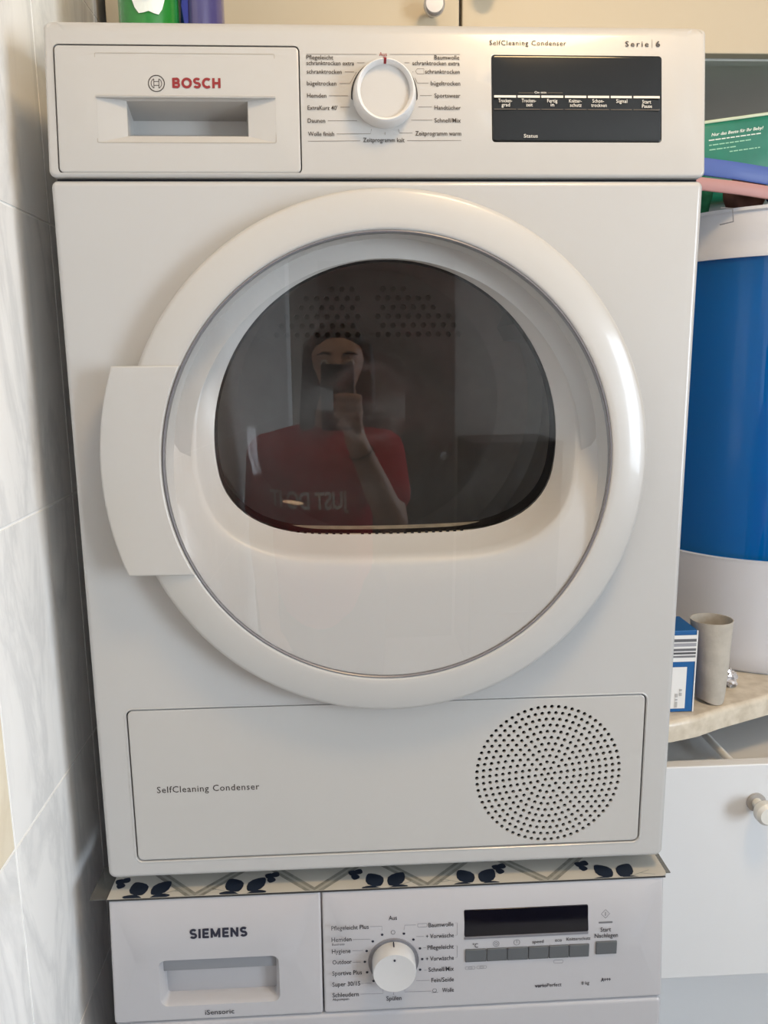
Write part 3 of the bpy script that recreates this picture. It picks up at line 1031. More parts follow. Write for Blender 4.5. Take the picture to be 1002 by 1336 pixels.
# ---- door
DX, DZ = .0018, .4401 + Z0
door = own(mesh('door_ring', *lathe([(.2095, -.022), (.2108, -.0300), (.2118, -.0312), (.2135, -.0316), (.2180, -.0314), (.2300, -.0298), (.2430, -.0268), (.2448, -.0260), (.2466, -.0244), (.2478, -.0215), (.2482, -.0165), (.2470, -.006), (.2440, -.0006), (.19, -.0006)], 144, (DX, 0, DZ), 'y'), WHITE2), dr)
own(mesh('trim_ring', *lathe([(.2086, -.024), (.2087, -.0306), (.2096, -.0316), (.2106, -.0310), (.2108, -.024)], 144, (DX, 0, DZ), 'y'), mat('trim_grey', (.16, .155, .17), .3)), door)
# hand grip plate: concentric arc on the hinge-free side
R2 = .2672
z_t, z_b = .5343 - .4401, .3396 - .4401
a_t, a_b = math.asin(z_t / R2), math.asin(z_b / R2)
pts = []
N = 20
for i in range(N + 1):          # outer arc from top to bottom, on the left
    a = a_t + (a_b - a_t) * i / N
    pts.append((DX - R2 * cos(a), R2 * sin(a)))
R3 = .2112
a_t3, a_b3 = math.asin(z_t / R3), math.asin(z_b / R3)
for i in range(N + 1):
    a = a_b3 + (a_t3 - a_b3) * i / N
    pts.append((DX - R3 * cos(a), R3 * sin(a)))
pts = [(x, z + .4401) for x, z in pts]
vs, fs = plate(pts, [], lambda x, z: -.0345 + 1.2 * max(0, -.236 - x) ** 1.6, -.016, .0016, 3, grid=.008)
own(mesh('door_handle', up(vs), fs, WHITE2, smooth=50), door)


def dshape(r, cz, zb, rc, cu, n_side=40, rz=None):
    """outline: circular top, nearly flat bottom with rounded corners, CCW from the right; relative to the door centre x"""
    rz = rz or r
    pts = []
    M = 120
    for i in range(M):
        a = 2 * pi * i / M
        dx_, dz_ = cos(a), sin(a)
        # march outwards until the implicit shape ends
        lo_, hi = 0, .3
        for _ in range(28):
            t = (lo_ + hi) / 2
            x, z = t * dx_, t * dz_
            f1 = (hypot(x / r, z / rz)) - 1
            zb_ = zb + cu * x * x
            f2 = (zb_ - z) / r
            k = rc
            h = max(0, k - abs(f1 - f2)) / k
            f = max(f1, f2) + h * h * k * .25
            if f < 0:
                lo_ = t
            else:
                hi = t
        pts.append((lo_ * dx_, lo_ * dz_))
    return [(DX + x, cz + z) for x, z in pts]


CZ = .462
W0 = dshape(.170, CZ, .3655 - CZ, .33, .25)
W1 = dshape(.1845, CZ, .3480 - CZ, .30, .22, rz=.1745)
CZC = circle(0, 0, 1, 120)


def circ_from(cz, R):
    """points of the door circle in the directions used by dshape"""
    out = []
    for dx_, dz_ in CZC:
        ox_, oz_ = 0, cz - .4401
        b = ox_ * dx_ + oz_ * dz_
        c = ox_ ** 2 + oz_ ** 2 - R * R
        t = -b + sqrt(b * b - c)
        out.append((DX + t * dx_, cz + t * dz_))
    return out


def mixp(A, B, t):
    return [(a[0] * (1 - t) + b[0] * t, a[1] * (1 - t) + b[1] * t) for a, b in zip(A, B)]


C0 = circ_from(CZ, .2084)
rings = []


def dep(z, top, bot):
    t = min(1, max(0, (z - .33) / .2))
    t = t * t * (3 - 2 * t)
    return bot + (top - bot) * t


for poly, top, bot in ((C0, -.0240, -.0285), (mixp(C0, W1, .05), -.0080, -.0285), (mixp(C0, W1, .12), .0100, -.0284), (mixp(C0, W1, .35), .0130, -.0280), (mixp(C0, W1, .75), .0145, -.0268), (mixp(C0, W1, .93), .0152, -.0255), (W1, .0168, -.0225),
                       (mixp(W1, W0, .25), .0190, -.014), (mixp(W1, W0, .7), .0225, .002), (W0, .0240, .010)):
    rings.append([(x, dep(z, top, bot), z) for x, z in poly])
vs = [p for r in rings for p in r]
M = 120
fs = [(k * M + i, k * M + (i + 1) % M, (k + 1) * M + (i + 1) % M, (k + 1) * M + i) for k in range(len(rings) - 1) for i in range(M)]
own(mesh('inner_door', up(vs), fs, BEZEL, smooth=55), door)
# dark seal behind the opening
vs = [(x, dep(z, .0252, .0165), z) for x, z in W0] + [(x, .029, z) for x, z in mixp(W0, [(DX, CZ)] * M, .012)] + [(x, .060, z) for x, z in mixp(W0, [(DX, CZ)] * M, -.02)]
fs = [(k * M + i, k * M + (i + 1) % M, (k + 1) * M + (i + 1) % M, (k + 1) * M + i) for k in range(2) for i in range(M)]
own(mesh('window_seal', up(vs), fs, DARK), door)
# smoked window bowl
vs, fs = [], []
for t, y in ((0, None), (.04, .034), (.10, .046), (.2, .058), (.4, .068), (.7, .073)):
    vs += [(x, dep(z, .0250, .0162) if y is None else y, z) for x, z in mixp(W0, [(DX, CZ)] * M, t)]
fs = [(k * M + i, k * M + (i + 1) % M, (k + 1) * M + (i + 1) % M, (k + 1) * M + i) for k in range(5) for i in range(M)] + [tuple(5 * M + i for i in range(M))]
own(mesh('window_bowl', up(vs), fs, SMOKE), door)
# clear outer cover
vs, fs = lathe([(.2085, -.0290), (.2083, -.0304), (.205, -.0307), (0, -.0307)], 144, (DX, 0, DZ), 'y')
own(mesh('clear_cover', vs, fs, CLEAR, smooth=20), door)

# ---- drum behind the window
DCZ = .47 + Z0
drm = own(mesh('drum', *lathe([(.215, .085), (.255, .09), (.268, .10), (.268, .46), (.25, .48), (.20, .485)], 96, (0, 0, DCZ), 'y'), STEEL), dr)
hs = []
for i in range(-9, 10):
    for j in range(0, 7):
        x = i * .0155 + (.00775 if j % 2 else 0)
        z = .105 + j * .0135
        if hypot(x, z) < .185 and abs(x) > .012:
            hs.append(circle(x, z, .0046, 6))
vs, fs = plate(circle(0, 0, .202, 72), hs, lambda x, z: .484 - .02 * math.exp(-((hypot(x, z) - .06) / .03) ** 2), .50, 0, grid=.012, hole_depth=.006, cap=False)
own(mesh('drum_back', [(x, y, z + DCZ) for x, y, z in vs], fs, STEEL), drm)
own(mesh('drum_rear_cover', *lathe([(.20, .503), (0, .503)], 48, (0, 0, DCZ), 'y'), mat('rear_cover_grey', (.42, .40, .38), .6)), drm)
for k in range(3):
    a = radians(28 + 120 * k)
    path = []
    sec = []
    for yy in (.11, .14, .42, .45):
        hgt = .05 if .13 < yy < .43 else .012
        for da, rr in ((-.16, .268), (-.05, .268 - hgt), (.05, .268 - hgt), (.16, .268)):
            sec.append((rr * cos(a + da), yy, DCZ + rr * sin(a + da)))
    fs = [(r * 4 + c, r * 4 + c + 1, (r + 1) * 4 + c + 1, (r + 1) * 4 + c) for r in range(3) for c in range(3)] + [(0, 1, 2, 3), (12, 13, 14, 15)]
    own(mesh('drum_lifter', sec, fs, mat('lifter_grey', (.30, .30, .30), .4)), drm)
# liner ring between body and drum
own(mesh('drum_mouth', *lathe([(.196, .012), (.200, .03), (.212, .07), (.216, .087)], 96, (DX, 0, DZ + .012), 'y'), mat('liner_grey', (.10, .10, .105), .5)), drm)
# lint filter strip in the lower lip
fv, ff = [], []
NX = 40
for i in range(NX + 1):
    x = -.13 + .25 * i / NX
    zc = .3655 + .25 * x * x
    for y, dz_ in ((.0128, -.0022), (.0165, -.0004), (.044, .0020)):
        fv.append((DX + x, y, zc + dz_))
for i in range(NX):
    for c in range(2):
        ff.append((i * 3 + c, (i + 1) * 3 + c, (i + 1) * 3 + c + 1, i * 3 + c + 1))
lf = own(mesh('lint_filter', up(fv), ff, mat('filter_beige', (.50, .46, .38), .6, noise=.3, nscale=90)), dr)
for i in range(26):
    x = -.105 + .0072 * i
    if 9 < i < 11:
        continue
    zc = .3655 + .25 * x * x
    vs, fs = box(DX + x - .0014, DX + x + .0014, .0150, .0200, zc - .0010, zc + .0007)
    own(mesh('filter_slot', up(vs), fs, DARK), lf)

# ------------------------------------------------------------------ upper cabinets
UC = mat('cream_laminate', (.54, .455, .325), .42, .4, noise=.02, nscale=4)
UCI = mat('cabinet_underside', (.60, .58, .52), .6)
CY = .362
CZB = on_y(960, 70, CY).z
xseam = on_y(601, 20, CY).x
for i, (x0, x1, lab) in enumerate(((-.333, xseam - .0012, 'cream wall cabinet above the dryer, next to the tiled wall'), (xseam + .0012, .80, 'cream wall cabinet above the blue tub'))):
    cb = empty('wall_cabinet', ((x0 + x1) / 2, .56, CZB), lab, 'cabinet', 'cream wall cabinets')
    own(mesh('cabinet_body', *box(x0, x1, CY + .021, YB - .002, CZB + .006, ZC - .25), UCI, None, 0), cb)
    own(mesh('bottom_rail', *box(x0, x1, CY + .0205, CY + .040, CZB - .002, CZB + .0055, .001), mat('rail_pale', (.55, .55, .50), .5), None, 0), cb)
    dd = own(mesh('cabinet_door', *box(x0 + .0008, x1 - .0008, CY, CY + .019, CZB, ZC - .25, .0015), UC, None, 0), cb)
    if i == 0:
        kp = on_y(567, 4, CY - .03)
        own(mesh('knob', *lathe([(.006, 0), (.006, -.014), (.010, -.018), (.0135, -.022), (.0135, -.028), (.011, -.031), (0, -.031)], 24, (kp.x, CY, kp.z), 'y'), CHROME), dd)
    else:
        own(mesh('knob', *lathe([(.006, 0), (.006, -.014), (.010, -.018), (.0135, -.022), (.0135, -.028), (.011, -.031), (0, -.031)], 24, (x0 + .033, CY, kp.z + .03), 'y'), CHROME), dd)

# ------------------------------------------------------------------ bottles on the dryer
ZT = Z0 + .842


def bottle(name, cx, cy, rx, ry, H, m, capm, label, grp=None):
    e = empty(name, (cx, cy, ZT), label, 'bottle', grp)
    prof = [(0, .001), (.86, .001), (.97, .008), (1, .02), (1, H * .45), (.93, H * .62), (.72, H * .78), (.38, H * .86), (.36, H * .88)]
    own(mesh('bottle_body', *lathe(prof, 40, (cx, cy, ZT), sx=rx, sy=ry), m), e)
    own(mesh('bottle_cap', *lathe([(.40, H * .875), (.42, H * .88), (.40, H * .985), (.34, H), (0, H)], 32, (cx, cy, ZT), sx=rx, sy=rx), capm), e)
    return e


g0, g1 = on_y(154, 20, .16).x, on_y(232, 20, .16).x
gb = bottle('detergent_bottle', (g0 + g1) / 2, .165, (g1 - g0) / 2, .028, .27, mat('bottle_green', (.012, .19, .02), .2, coat=.4), mat('cap_white', (.8, .8, .8), .3),
            'green detergent bottle with a white and blue label standing on the dryer', 'bottles on the dryer')


def label_patch(m, name, par, cx, cy, rx, ry, pts, lift):
    vs = []
    for s, z in pts:
        a = -pi / 2 + s
        vs.append((cx + (rx + lift) * cos(a), cy + (ry + lift) * sin(a), ZT + z))
    c = (sum(v[0] for v in vs) / len(vs), min(v[1] for v in vs), sum(v[2] for v in vs) / len(vs))
    n_ = len(vs)
    return own(mesh(name, vs + [c], [(i, (i + 1) % n_, n_) for i in range(n_)], m, None, 0), par)


gcx, grx = (g0 + g1) / 2, (g1 - g0) / 2


def ellp(cs, cz_, a, b, n_=24, wob=0):
    return [(cs + a * cos(2 * pi * i / n_), cz_ + b * sin(2 * pi * i / n_) * (1 + wob * sin(5 * 2 * pi * i / n_))) for i in range(n_)]


label_patch(mat('label_white', (.72, .76, .72), .4), 'bottle_label', gb, gcx, .165, grx, .028, ellp(.18, .074, .62, .030, wob=.12), .0012)
label_patch(mat('label_blue', (.02, .16, .42), .4), 'bottle_label', gb, gcx, .165, grx, .028, ellp(.12, .081, .36, .023), .0030)
label_patch(mat('label_red', (.45, .05, .03), .4), 'bottle_label', gb, gcx, .165, grx, .028, ellp(.52, .080, .14, .018), .0034)
b0, b1 = on_y(233, 20, .19).x, on_y(292, 20, .19).x
pb = bottle('softener_bottle', (b0 + b1) / 2, .195, (b1 - b0) / 2, .03, .25, mat('bottle_violet', (.06, .05, .16), .15, coat=.5), mat('cap_blue', (.02, .05, .3), .3),
            'dark violet blue bottle standing beside the green detergent bottle', 'bottles on the dryer')
label_patch(mat('label_navy', (.015, .025, .22), .35), 'bottle_label', pb, (b0 + b1) / 2, .195, (b1 - b0) / 2, .03, [(-1.2, .02), (-.45, .02), (-.35, .11), (-1.2, .11)], .0012)

# ------------------------------------------------------------------ counter, drawer unit and what stands there
CT = .10 + Z0
COUNTER = mat('speckled_beige_laminate', (.62, .56, .46), .35, .5, noise=.30, nscale=55, c2=(.47, .41, .32))
ed = [on_z(u, v, CT) for u, v in ((877, 942.7), (911.3, 935.8), (938.8, 926.3), (970, 917.7), (1002, 909))]
edge = [(ed[0].x - .035, ed[0].y + .004), (ed[0].x - .02, ed[0].y - .0022)] + [(p.x, p.y) for p in ed]
ddx, ddy = ed[4].x - ed[3].x, ed[4].y - ed[3].y
edge += [(ed[4].x + ddx * k, ed[4].y + ddy * k * (1 - .04 * k)) for k in (1, 2, 3, 4, 5)]
edge += [(edge[-1][0] + .25, edge[-1][1] + .02)]
outline = edge + [(edge[-1][0], YB - .003), (edge[0][0], YB - .003)]
TK = .026


def slab_z(outline, z0, z1, bev):
    vs, fs = plate(outline, [], lambda x, z: -z1, -z0, bev, 3)
    return [(x, z, -y) for x, y, z in vs], fs


v_, f_ = slab_z(outline, CT - TK, CT, .006)
ct = tag(mesh('countertop', v_, f_, COUNTER, None, 45, True), 'speckled beige countertop with a curved front edge beside the dryer', 'countertop')

# drawer unit
DU = mat('white_laminate', (.66, .665, .67), .45, .4, noise=.02, nscale=5)
yf = .118
pL = on_y(870, 1001.5, yf)
zt = pL.z
ux0, ux1 = .335, .80
du = empty('drawer_unit', ((ux0 + ux1) / 2, .45, 0), 'white drawer unit with its top drawer pulled open under the counter', 'cabinet')
zc1 = CT - TK - .001
own(mesh('side_panel', *box(ux0, ux0 + .016, yf + .14, YB - .01, .0, zc1), DU, None, 0), du)
own(mesh('side_panel', *box(ux1 - .016, ux1, yf + .14, YB - .01, .0, zc1), DU, None, 0), du)
own(mesh('back_panel', *box(ux0 + .016, ux1 - .016, YB - .022, YB - .012, .0, zc1), DU, None, 0), du)
own(mesh('base_panel', *box(ux0 + .016, ux1 - .016, yf + .14, YB - .022, .06, .076), DU, None, 0), du)
dfr = own(mesh('drawer', *box(ux0, ux1, yf, yf + .017, zt - .30, zt, .0015), DU, None, 0), du)
own(mesh('drawer_bottom', *box(ux0 + .03, ux1 - .03, yf + .017, yf + .50, zt - .030, zt - .022), DU, None, 0), dfr)
own(mesh('drawer_side', *box(ux0 + .022, ux0 + .03, yf + .017, yf + .50, zt - .060, zt - .010), DU, None, 0), dfr)
own(mesh('drawer_side', *box(ux1 - .03, ux1 - .022, yf + .017, yf + .50, zt - .060, zt - .010), DU, None, 0), dfr)
rl0 = on_y(957, 994, yf + .017)
ra = Vector((rl0.x, yf + .015, rl0.z - .003))
own(mesh('drawer_rail', *tube([ra, ra + Vector((0, .40, .0))], .0048, 14), mat('rail_white', (.75, .76, .76), .35)), dfr)
own(mesh('rail_bracket', *box(ra.x - .009, ra.x + .009, ra.y + .135, ra.y + .147, ra.z - .028, ra.z + .009, .002), mat('bracket_grey', (.38, .40, .41), .5)), dfr)
own(mesh('lower_front', *box(ux0, ux1, yf + .12, yf + .137, .08, zt - .31, .0015), DU, None, 0), du)
kp2 = on_y(988, 1048, yf - .004)
own(mesh('knob', *lathe([(.0065, 0), (.0065, -.012), (.011, -.016), (.0145, -.022), (.0145, -.030), (.011, -.034), (0, -.034)], 28, (kp2.x, yf, kp2.z), 'y'), mat('knob_ivory', (.66, .65, .60), .25)), dfr)
own(mesh('knob_plate', *lathe([(.012, .0), (.012, -.003), (.0, -.003)], 28, (kp2.x, yf, kp2.z), 'y'), mat('knob_grey', (.35, .33, .31), .35)), dfr)

# blue and white carton
bq = on_z(903.6, 928.6, CT)
bt = on_y(917.3, 822, bq.y)
bx1, by0, bh = bq.x, bq.y, bt.z - CT
bx0 = bx1 - .075
bdep = .055
carton = empty('carton', ((bx0 + bx1) / 2, by0 + bdep / 2, CT), 'blue and white paper carton with grey stripes on the countertop', 'carton')
BLUE = mat('carton_blue', (.004, .095, .29), .4, noise=.05, nscale=20)
BW = mat('carton_white', (.72, .71, .69), .5)
own(mesh('carton_body', *box(bx0, bx1, by0, by0 + bdep, CT + .0005, CT + bh, .0008), BLUE, None, 0), carton)


def bface(name, x0, x1, t0, t1, m, lift=.0006):
    """t measured from the top in units of the front's height"""
    z1, z0 = CT + bh * (1 - t0), CT + bh * (1 - t1)
    own(mesh(name, [(x0, by0 - lift, z0), (x1, by0 - lift, z0), (x1, by0 - lift, z1), (x0, by0 - lift, z1)], [(0, 1, 2, 3)], m, None, 0), carton)


bface('printed_band', bx0, bx1 - .0006, .055, .375, BW)
for i, (t0, t1, c) in enumerate(((.10, .135, .10), (.15, .19, .30), (.215, .245, .12), (.26, .285, .06), (.30, .325, .16))):
    bface('printed_stripe', bx0, bx1 - .0012, t0, t1, mat('stripe_grey_%d' % i, (c, c, c * 1.08), .5), .0009)
bface('printed_label', bx0, bx1 - .011, .44, .95, BW)
own(mesh('pale_edge', *box(bx1 - .0012, bx1 + .0003, by0 - .0009, by0 + .0006, CT + .0006, CT + bh - .0003), BW, None, 0), carton)
own(mesh('printed_emblem', *lathe([(.0085, 0), (.0100, .0003)], 28, (bx1 - .032, by0 + .022, CT + bh + .0002), sy=.9), BW, None, 0), carton)
own(mesh('printed_emblem', *lathe([(.0035, 0), (.0062, .0003)], 28, (bx1 - .032, by0 + .022, CT + bh + .0002), sy=.9), BW, None, 0), carton)
# stamped date reading upwards on the label
LBP = mat('stamp_grey', (.42, .41, .40), .6)
for r_, (xc, segs) in enumerate(((bx1 - .0225, ((.02, .16), (.19, .23), (.27, .36))), (bx1 - .0175, ((.30, .38), (.42, .47))))):
    for a, b in segs:
        z0 = CT + .006 + bh * .5 * a
        z1 = CT + .006 + bh * .5 * b
        own(mesh('stamped_mark', [(xc - .0016, by0 - .0012, z0), (xc + .0016, by0 - .0012, z0), (xc + .0016, by0 - .0012, z1), (xc - .0016, by0 - .0012, z1)], [(0, 1, 2, 3)], LBP, None, 0), carton)

# cardboard tube
tq = on_z(925, 921, CT)
ty = tq.y + .016
tl, tr = on_y(902.5, 808, ty), on_y(954.5, 808, ty)
tr_ = (tr.x - tl.x) / 2
th = (tl.z + tr.z) / 2 - CT
tcx = (tl.x + tr.x) / 2
bl, br_ = on_y(909, 915, ty), on_y(943, 915, ty)
bcx, brr = (bl.x + br_.x) / 2, (br_.x - bl.x) / 2
tvs, tfs = [], []
n = 48
for k in range(9):
    t = k / 8
    for i in range(n):
        a = 2 * pi * i / n
        R_ = brr + (tr_ - brr) * t ** .8
        wob = 1 + .02 * sin(3 * a + 2 * t) * (1 - t) + (.05 * cos(2 * a) if k == 8 else 0) * .3
        zz = CT + .0006 + th * t + (.0025 * (sin(2 * a + 1) + 1) * (1 - t) ** 4)
        tvs.append((bcx + (tcx - bcx) * t + R_ * wob * cos(a), ty + R_ * .95 * wob * sin(a), zz))
for k in range(8, -1, -1):
    t = k / 8
    for i in range(n):
        x, y, z = tvs[k * n + i]
        cx_ = bcx + (tcx - bcx) * t
        tvs.append((cx_ + (x - cx_) * .955, ty + (y - ty) * .955, z))
tot = 18
for k in range(tot):
    for i in range(n):
        j = (i + 1) % n
        l = (k + 1) % tot
        tfs.append((k * n + i, k * n + j, l * n + j, l * n + i))
tag(mesh('cardboard_tube', tvs, tfs, mat('grey_cardboard', (.46, .42, .36), .85, .2, noise=.14, nscale=60, bump=.3), None, 50), 'empty grey cardboard roll standing beside the blue carton', 'cardboard roll')

# crumpled scrap
bm = bmesh.new()
bmesh.ops.create_icosphere(bm, subdivisions=3, radius=1)
sp = on_z(953, 899, CT)
for v in bm.verts:
    r = 1 + random.uniform(-.28, .28)
    v.co = Vector((sp.x + v.co.x * .0145 * r, sp.y + .012 + v.co.y * .012 * r, CT + .0105 + max(-.0098, v.co.z * .012 * r)))
me = bpy.data.meshes.new('crumpled_wrapper')
bm.to_mesh(me)
bm.free()
tag(link('crumpled_wrapper', me, mat('clear_foil', (.75, .73, .74), .15, .6, metal=.35, noise=.5, nscale=150), None, 0), 'small crumpled shiny wrapper behind the cardboard roll', 'wrapper')

# tub
tcx_, tcy_, TR = .593, .407, .176
tub = empty('plastic_tub', (tcx_, tcy_, CT), 'tall round white tub with blue translucent wall on the countertop', 'tub')
TUBW = mat('tub_white', (.66, .66, .69), .32, .5, coat=.2)
zb1, zb2, zb3 = .264 + Z0, .666 + Z0, .723 + Z0


def sup(a, r, e=2.6):
    c, s = abs(cos(a)), abs(sin(a))
    return r / (c ** e + s ** e) ** (1 / e)


def tubwall(prof, n=96):
    vs, fs = [], []
    m_ = len(prof)
    for i in range(n):
        a = 2 * pi * i / n
        for r, z in prof:
            R_ = sup(a + .35, r, 2.0)
            vs.append((tcx_ + R_ * cos(a), tcy_ + R_ * sin(a), z))
    for i in range(n):
        j = (i + 1) % n
        for k in range(m_ - 1):
            fs.append((i * m_ + k, j * m_ + k, j * m_ + k + 1, i * m_ + k + 1))
    return vs, fs


own(mesh('tub_base', *tubwall([(0, CT + .0006), (TR - .012, CT + .0006), (TR - .006, CT + .006), (TR, CT + .03), (TR + .002, zb1 - .006), (TR + .004, zb1), (TR - .006, zb1 + .001)]), TUBW), tub)
own(mesh('blue_wall', *tubwall([(TR - .001, zb1 + .001), (TR - .001, zb1 + .01), (TR - .001, zb2)]), glass('blue_translucent', (.005, .40, .86), 1.40, .04, (.0, .135, .40), .55)), tub)
own(mesh('brightening_core', *tubwall([(TR - .03, zb1), (TR - .03, zb2)]), mat('core_blue_white', (.45, .62, .75), .5)), tub)  # pale core added inside to brighten the translucent blue wall
tr2 = own(mesh('tub_rim', *tubwall([(TR - .006, zb2 - .004), (TR + .003, zb2 - .004), (TR + .004, zb2 + .002), (TR + .002, zb2 + .012), (TR + .0035, zb2 + .018), (TR + .003, zb3 - .006), (TR + .006, zb3 - .004), (TR + .006, zb3), (TR - .004, zb3), (TR - .006, zb3 - .01), (0, zb3 - .012)]), TUBW), tub)
# inner handle line faintly showing in the blue wall
hp = [on_y(936, 652, .26), on_y(960, 634, .26), on_y(992, 602, .26), on_y(1000, 648, .26)]
hp = [Vector((tcx_ + (TR - .004) * cos(atan2(p.y - tcy_, p.x - tcx_)), tcy_ + (TR - .004) * sin(atan2(p.y - tcy_, p.x - tcx_)), p.z)) for p in hp]
own(mesh('inner_wire', *tube(hp, .0016, 8), mat('wire_pale', (.6, .7, .8), .4)), tub)
lp = on_y(917, 276, tcy_ - .10)
own(mesh('rim_latch', *tube([Vector((lp.x, tcy_ - TR * .86, zb3 - .004)), Vector((lp.x + .012, tcy_ - TR * .90, zb3 - .006)), Vector((lp.x + .012, tcy_ - TR * .92, zb3 - .022)), Vector((lp.x, tcy_ - TR * .86, zb3 - .024))], .0009, 8), GREY), tr2)

# things heaped on the tub
def cloth_heap(name, cx, cy, cz, sx, sy, sz, m, label, seed, rot=0):
    rnd = random.Random(seed)
    bm = bmesh.new()
    bmesh.ops.create_icosphere(bm, subdivisions=4, radius=1)
    ks = [(Vector((rnd.uniform(-1, 1), rnd.uniform(-1, 1), rnd.uniform(-1, 1))).normalized(), rnd.uniform(4, 9), rnd.uniform(0, 6)) for _ in range(7)]
    for v in bm.verts:
        d = v.co.copy()
        r = 1 + sum(.05 * sin(k.dot(d) * f + ph) for k, f, ph in ks)
        v.co = Vector((d.x * sx * r, d.y * sy * r, max(0.0, (d.z * .5 + .5) * sz * r)))
    bmesh.ops.rotate(bm, verts=bm.verts, cent=(0, 0, 0), matrix=Matrix.Rotation(rot, 3, 'Z'))
    me = bpy.data.meshes.new(name)
    bm.to_mesh(me)
    bm.free()
    o = link(name, me, m, None, 80)
    o.location = (cx, cy, cz)
    return tag(o, label, 'cloth')


ZTT = zb3 - .011
cloth_heap('folded_cloth', .440, .345, ZTT, .022, .016, .062, mat('cloth_green', (.02, .16, .10), .9, .1, noise=.5, nscale=40), 'dark green crumpled cloth heaped on the tub', 3)
cloth_heap('folded_cloth', .490, .306, ZTT, .024, .024, .056, mat('cloth_brown', (.14, .07, .055), .9, .1, noise=.4, nscale=40), 'reddish brown crumpled cloth heaped on the tub', 8)
cloth_heap('folded_cloth', .570, .300, ZTT, .045, .024, .058, mat('cloth_blue', (.01, .06, .20), .9, .1, noise=.4, nscale=40), 'dark blue crumpled cloth heaped on the tub', 12)


def strap(name, pts, h, th_, m, label):
    """upright band through 3D points"""
    vs, fs = [], []
    P_ = []
    for i in range(len(pts) - 1):
        for k in range(8):
            P_.append(pts[i].lerp(pts[i + 1], k / 8))
    P_.append(pts[-1])
    for _ in range(3):
        P_ = [P_[0]] + [(P_[i - 1] + P_[i] * 2 + P_[i + 1]) / 4 for i in range(1, len(P_) - 1)] + [P_[-1]]
    for i, p in enumerate(P_):
        t = (P_[min(i + 1, len(P_) - 1)] - P_[max(i - 1, 0)]).normalized()
        s = Vector((t.y, -t.x, 0)).normalized()
        q_ = [(-.5, -.4), (-.5, .4), (-.3, .5), (.3, .5), (.5, .4), (.5, -.4), (.3, -.5), (-.3, -.5)]
        for a, b in q_:
            vs.append(tuple(p + s * a * th_ + Vector((0, 0, b * h))))
    for i in range(len(P_) - 1):
        for k in range(8):
            l = (k + 1) % 8
            fs.append((i * 8 + k, (i + 1) * 8 + k, (i + 1) * 8 + l, i * 8 + l))
    fs += [tuple(range(8)), tuple(range((len(P_) - 1) * 8 + 7, (len(P_) - 1) * 8 - 1, -1))]
    return tag(mesh(name, vs, fs, m, None, 50, True), label, 'strap')


ys = .262
strap('flat_strap', [on_y(900, 215, ys + .003), on_y(915, 217, ys + .002), on_y(960, 223, ys), on_y(1002, 230, ys), on_y(1060, 240, ys), on_y(1090, 246, ys)], .0205, .005, mat('strap_blue', (.055, .10, .34), .35, coat=.2), 'blue plastic strap stretched across the green package')
strap('flat_strap', [on_y(900, 238, ys + .003), on_y(915, 240, ys + .002), on_y(960, 245, ys), on_y(1002, 251.5, ys), on_y(1060, 261, ys), on_y(1090, 266, ys)], .0152, .005, mat('strap_pink', (.42, .22, .21), .45), 'pink plastic strap lying across the heaped cloths')

# green package
py_ = .374
A, B = on_y(916, 163, py_), on_y(1002, 151, py_)
ang = atan2(B.z - A.z, B.x - A.x)
pkg = empty('nappy_package', (A.x + .10, py_ + .05, ZTT + .03), 'green plastic package with white lettering behind the blue strap', 'package')
GP = mat('package_green', (.006, .19, .115), .3, coat=.3, noise=.25, nscale=16, bump=.4, bscale=30)
L_, Hh, Dp = .26, .108, .10
vs, fs = box(0, L_, 0, Dp, -Hh, 0, .009, 3)
o_ = A - Vector((.022 * cos(ang), 0, .022 * sin(ang) - .004))
Rm = Matrix.Rotation(-ang, 3, 'Y')
own(mesh('package_body', [tuple(o_ + Rm @ Vector(v)) for v in vs], fs, GP), pkg)
vs, fs = box(.004, L_ - .004, .001, .006, -.003, .0012, .001)
own(mesh('sealed_seam', [tuple(o_ + Rm @ Vector(v)) for v in vs], fs, mat('seam_pale', (.55, .62, .45), .4)), pkg)
PKT = []


def ptext(s, x0, x1, z, cap, m):
    c = bpy.data.curves.new('lettering', 'FONT')
    c.body = s
    c.resolution_u = 2
    c.shear = .25
    c.offset = .02
    o = bpy.data.objects.new('tmp', c)
    col.objects.link(o)
    dg = bpy.context.evaluated_depsgraph_get()
    me = bpy.data.meshes.new_from_object(o.evaluated_get(dg))
    lo_, hi = min(v.co.x for v in me.vertices), max(v.co.x for v in me.vertices)
    for v in me.vertices:
        v.co = o_ + Rm @ Vector((x0 + (v.co.x - lo_) / (hi - lo_) * (x1 - x0), -.0006, z + v.co.y / .72 * cap))
    me.materials.clear()
    me.materials.append(m)
    own(link('lettering', me, m, None, 0), pkg)
    bpy.data.objects.remove(o)


PW = mat('package_white', (.75, .80, .72), .5)
PW2 = mat('package_pale_green', (.30, .58, .40), .5)
ta = on_y(928, 178, py_) - o_
tb_ = on_y(996, 169, py_) - o_
ta, tb_ = Rm.inverted() @ ta, Rm.inverted() @ tb_
ptext('Nur das Beste für Ihr Baby!', ta.x, tb_.x, ta.z, .0040, PW)
for k, (a, b, dz_, m_) in enumerate(((-.004, .066, -.0056, PW), (-.004, .048, -.0120, PW2), (-.004, .026, -.0180, PW2), (.024, .064, -.0235, PW2))):
    x = ta.x + a
    rnd = random.Random(k)
    while x < ta.x + b:
        w_ = rnd.uniform(.003, .009)
        z = ta.z + dz_
        p4 = [(x, z), (x + w_, z), (x + w_, z + .0014), (x, z + .0014)]
        own(mesh('printed_small_line', [tuple(o_ + Rm @ Vector((q_[0], -.0006, q_[1]))) for q_ in p4], [(0, 1, 2, 3)], m_, None, 0), pkg)
        x += w_ + .0012

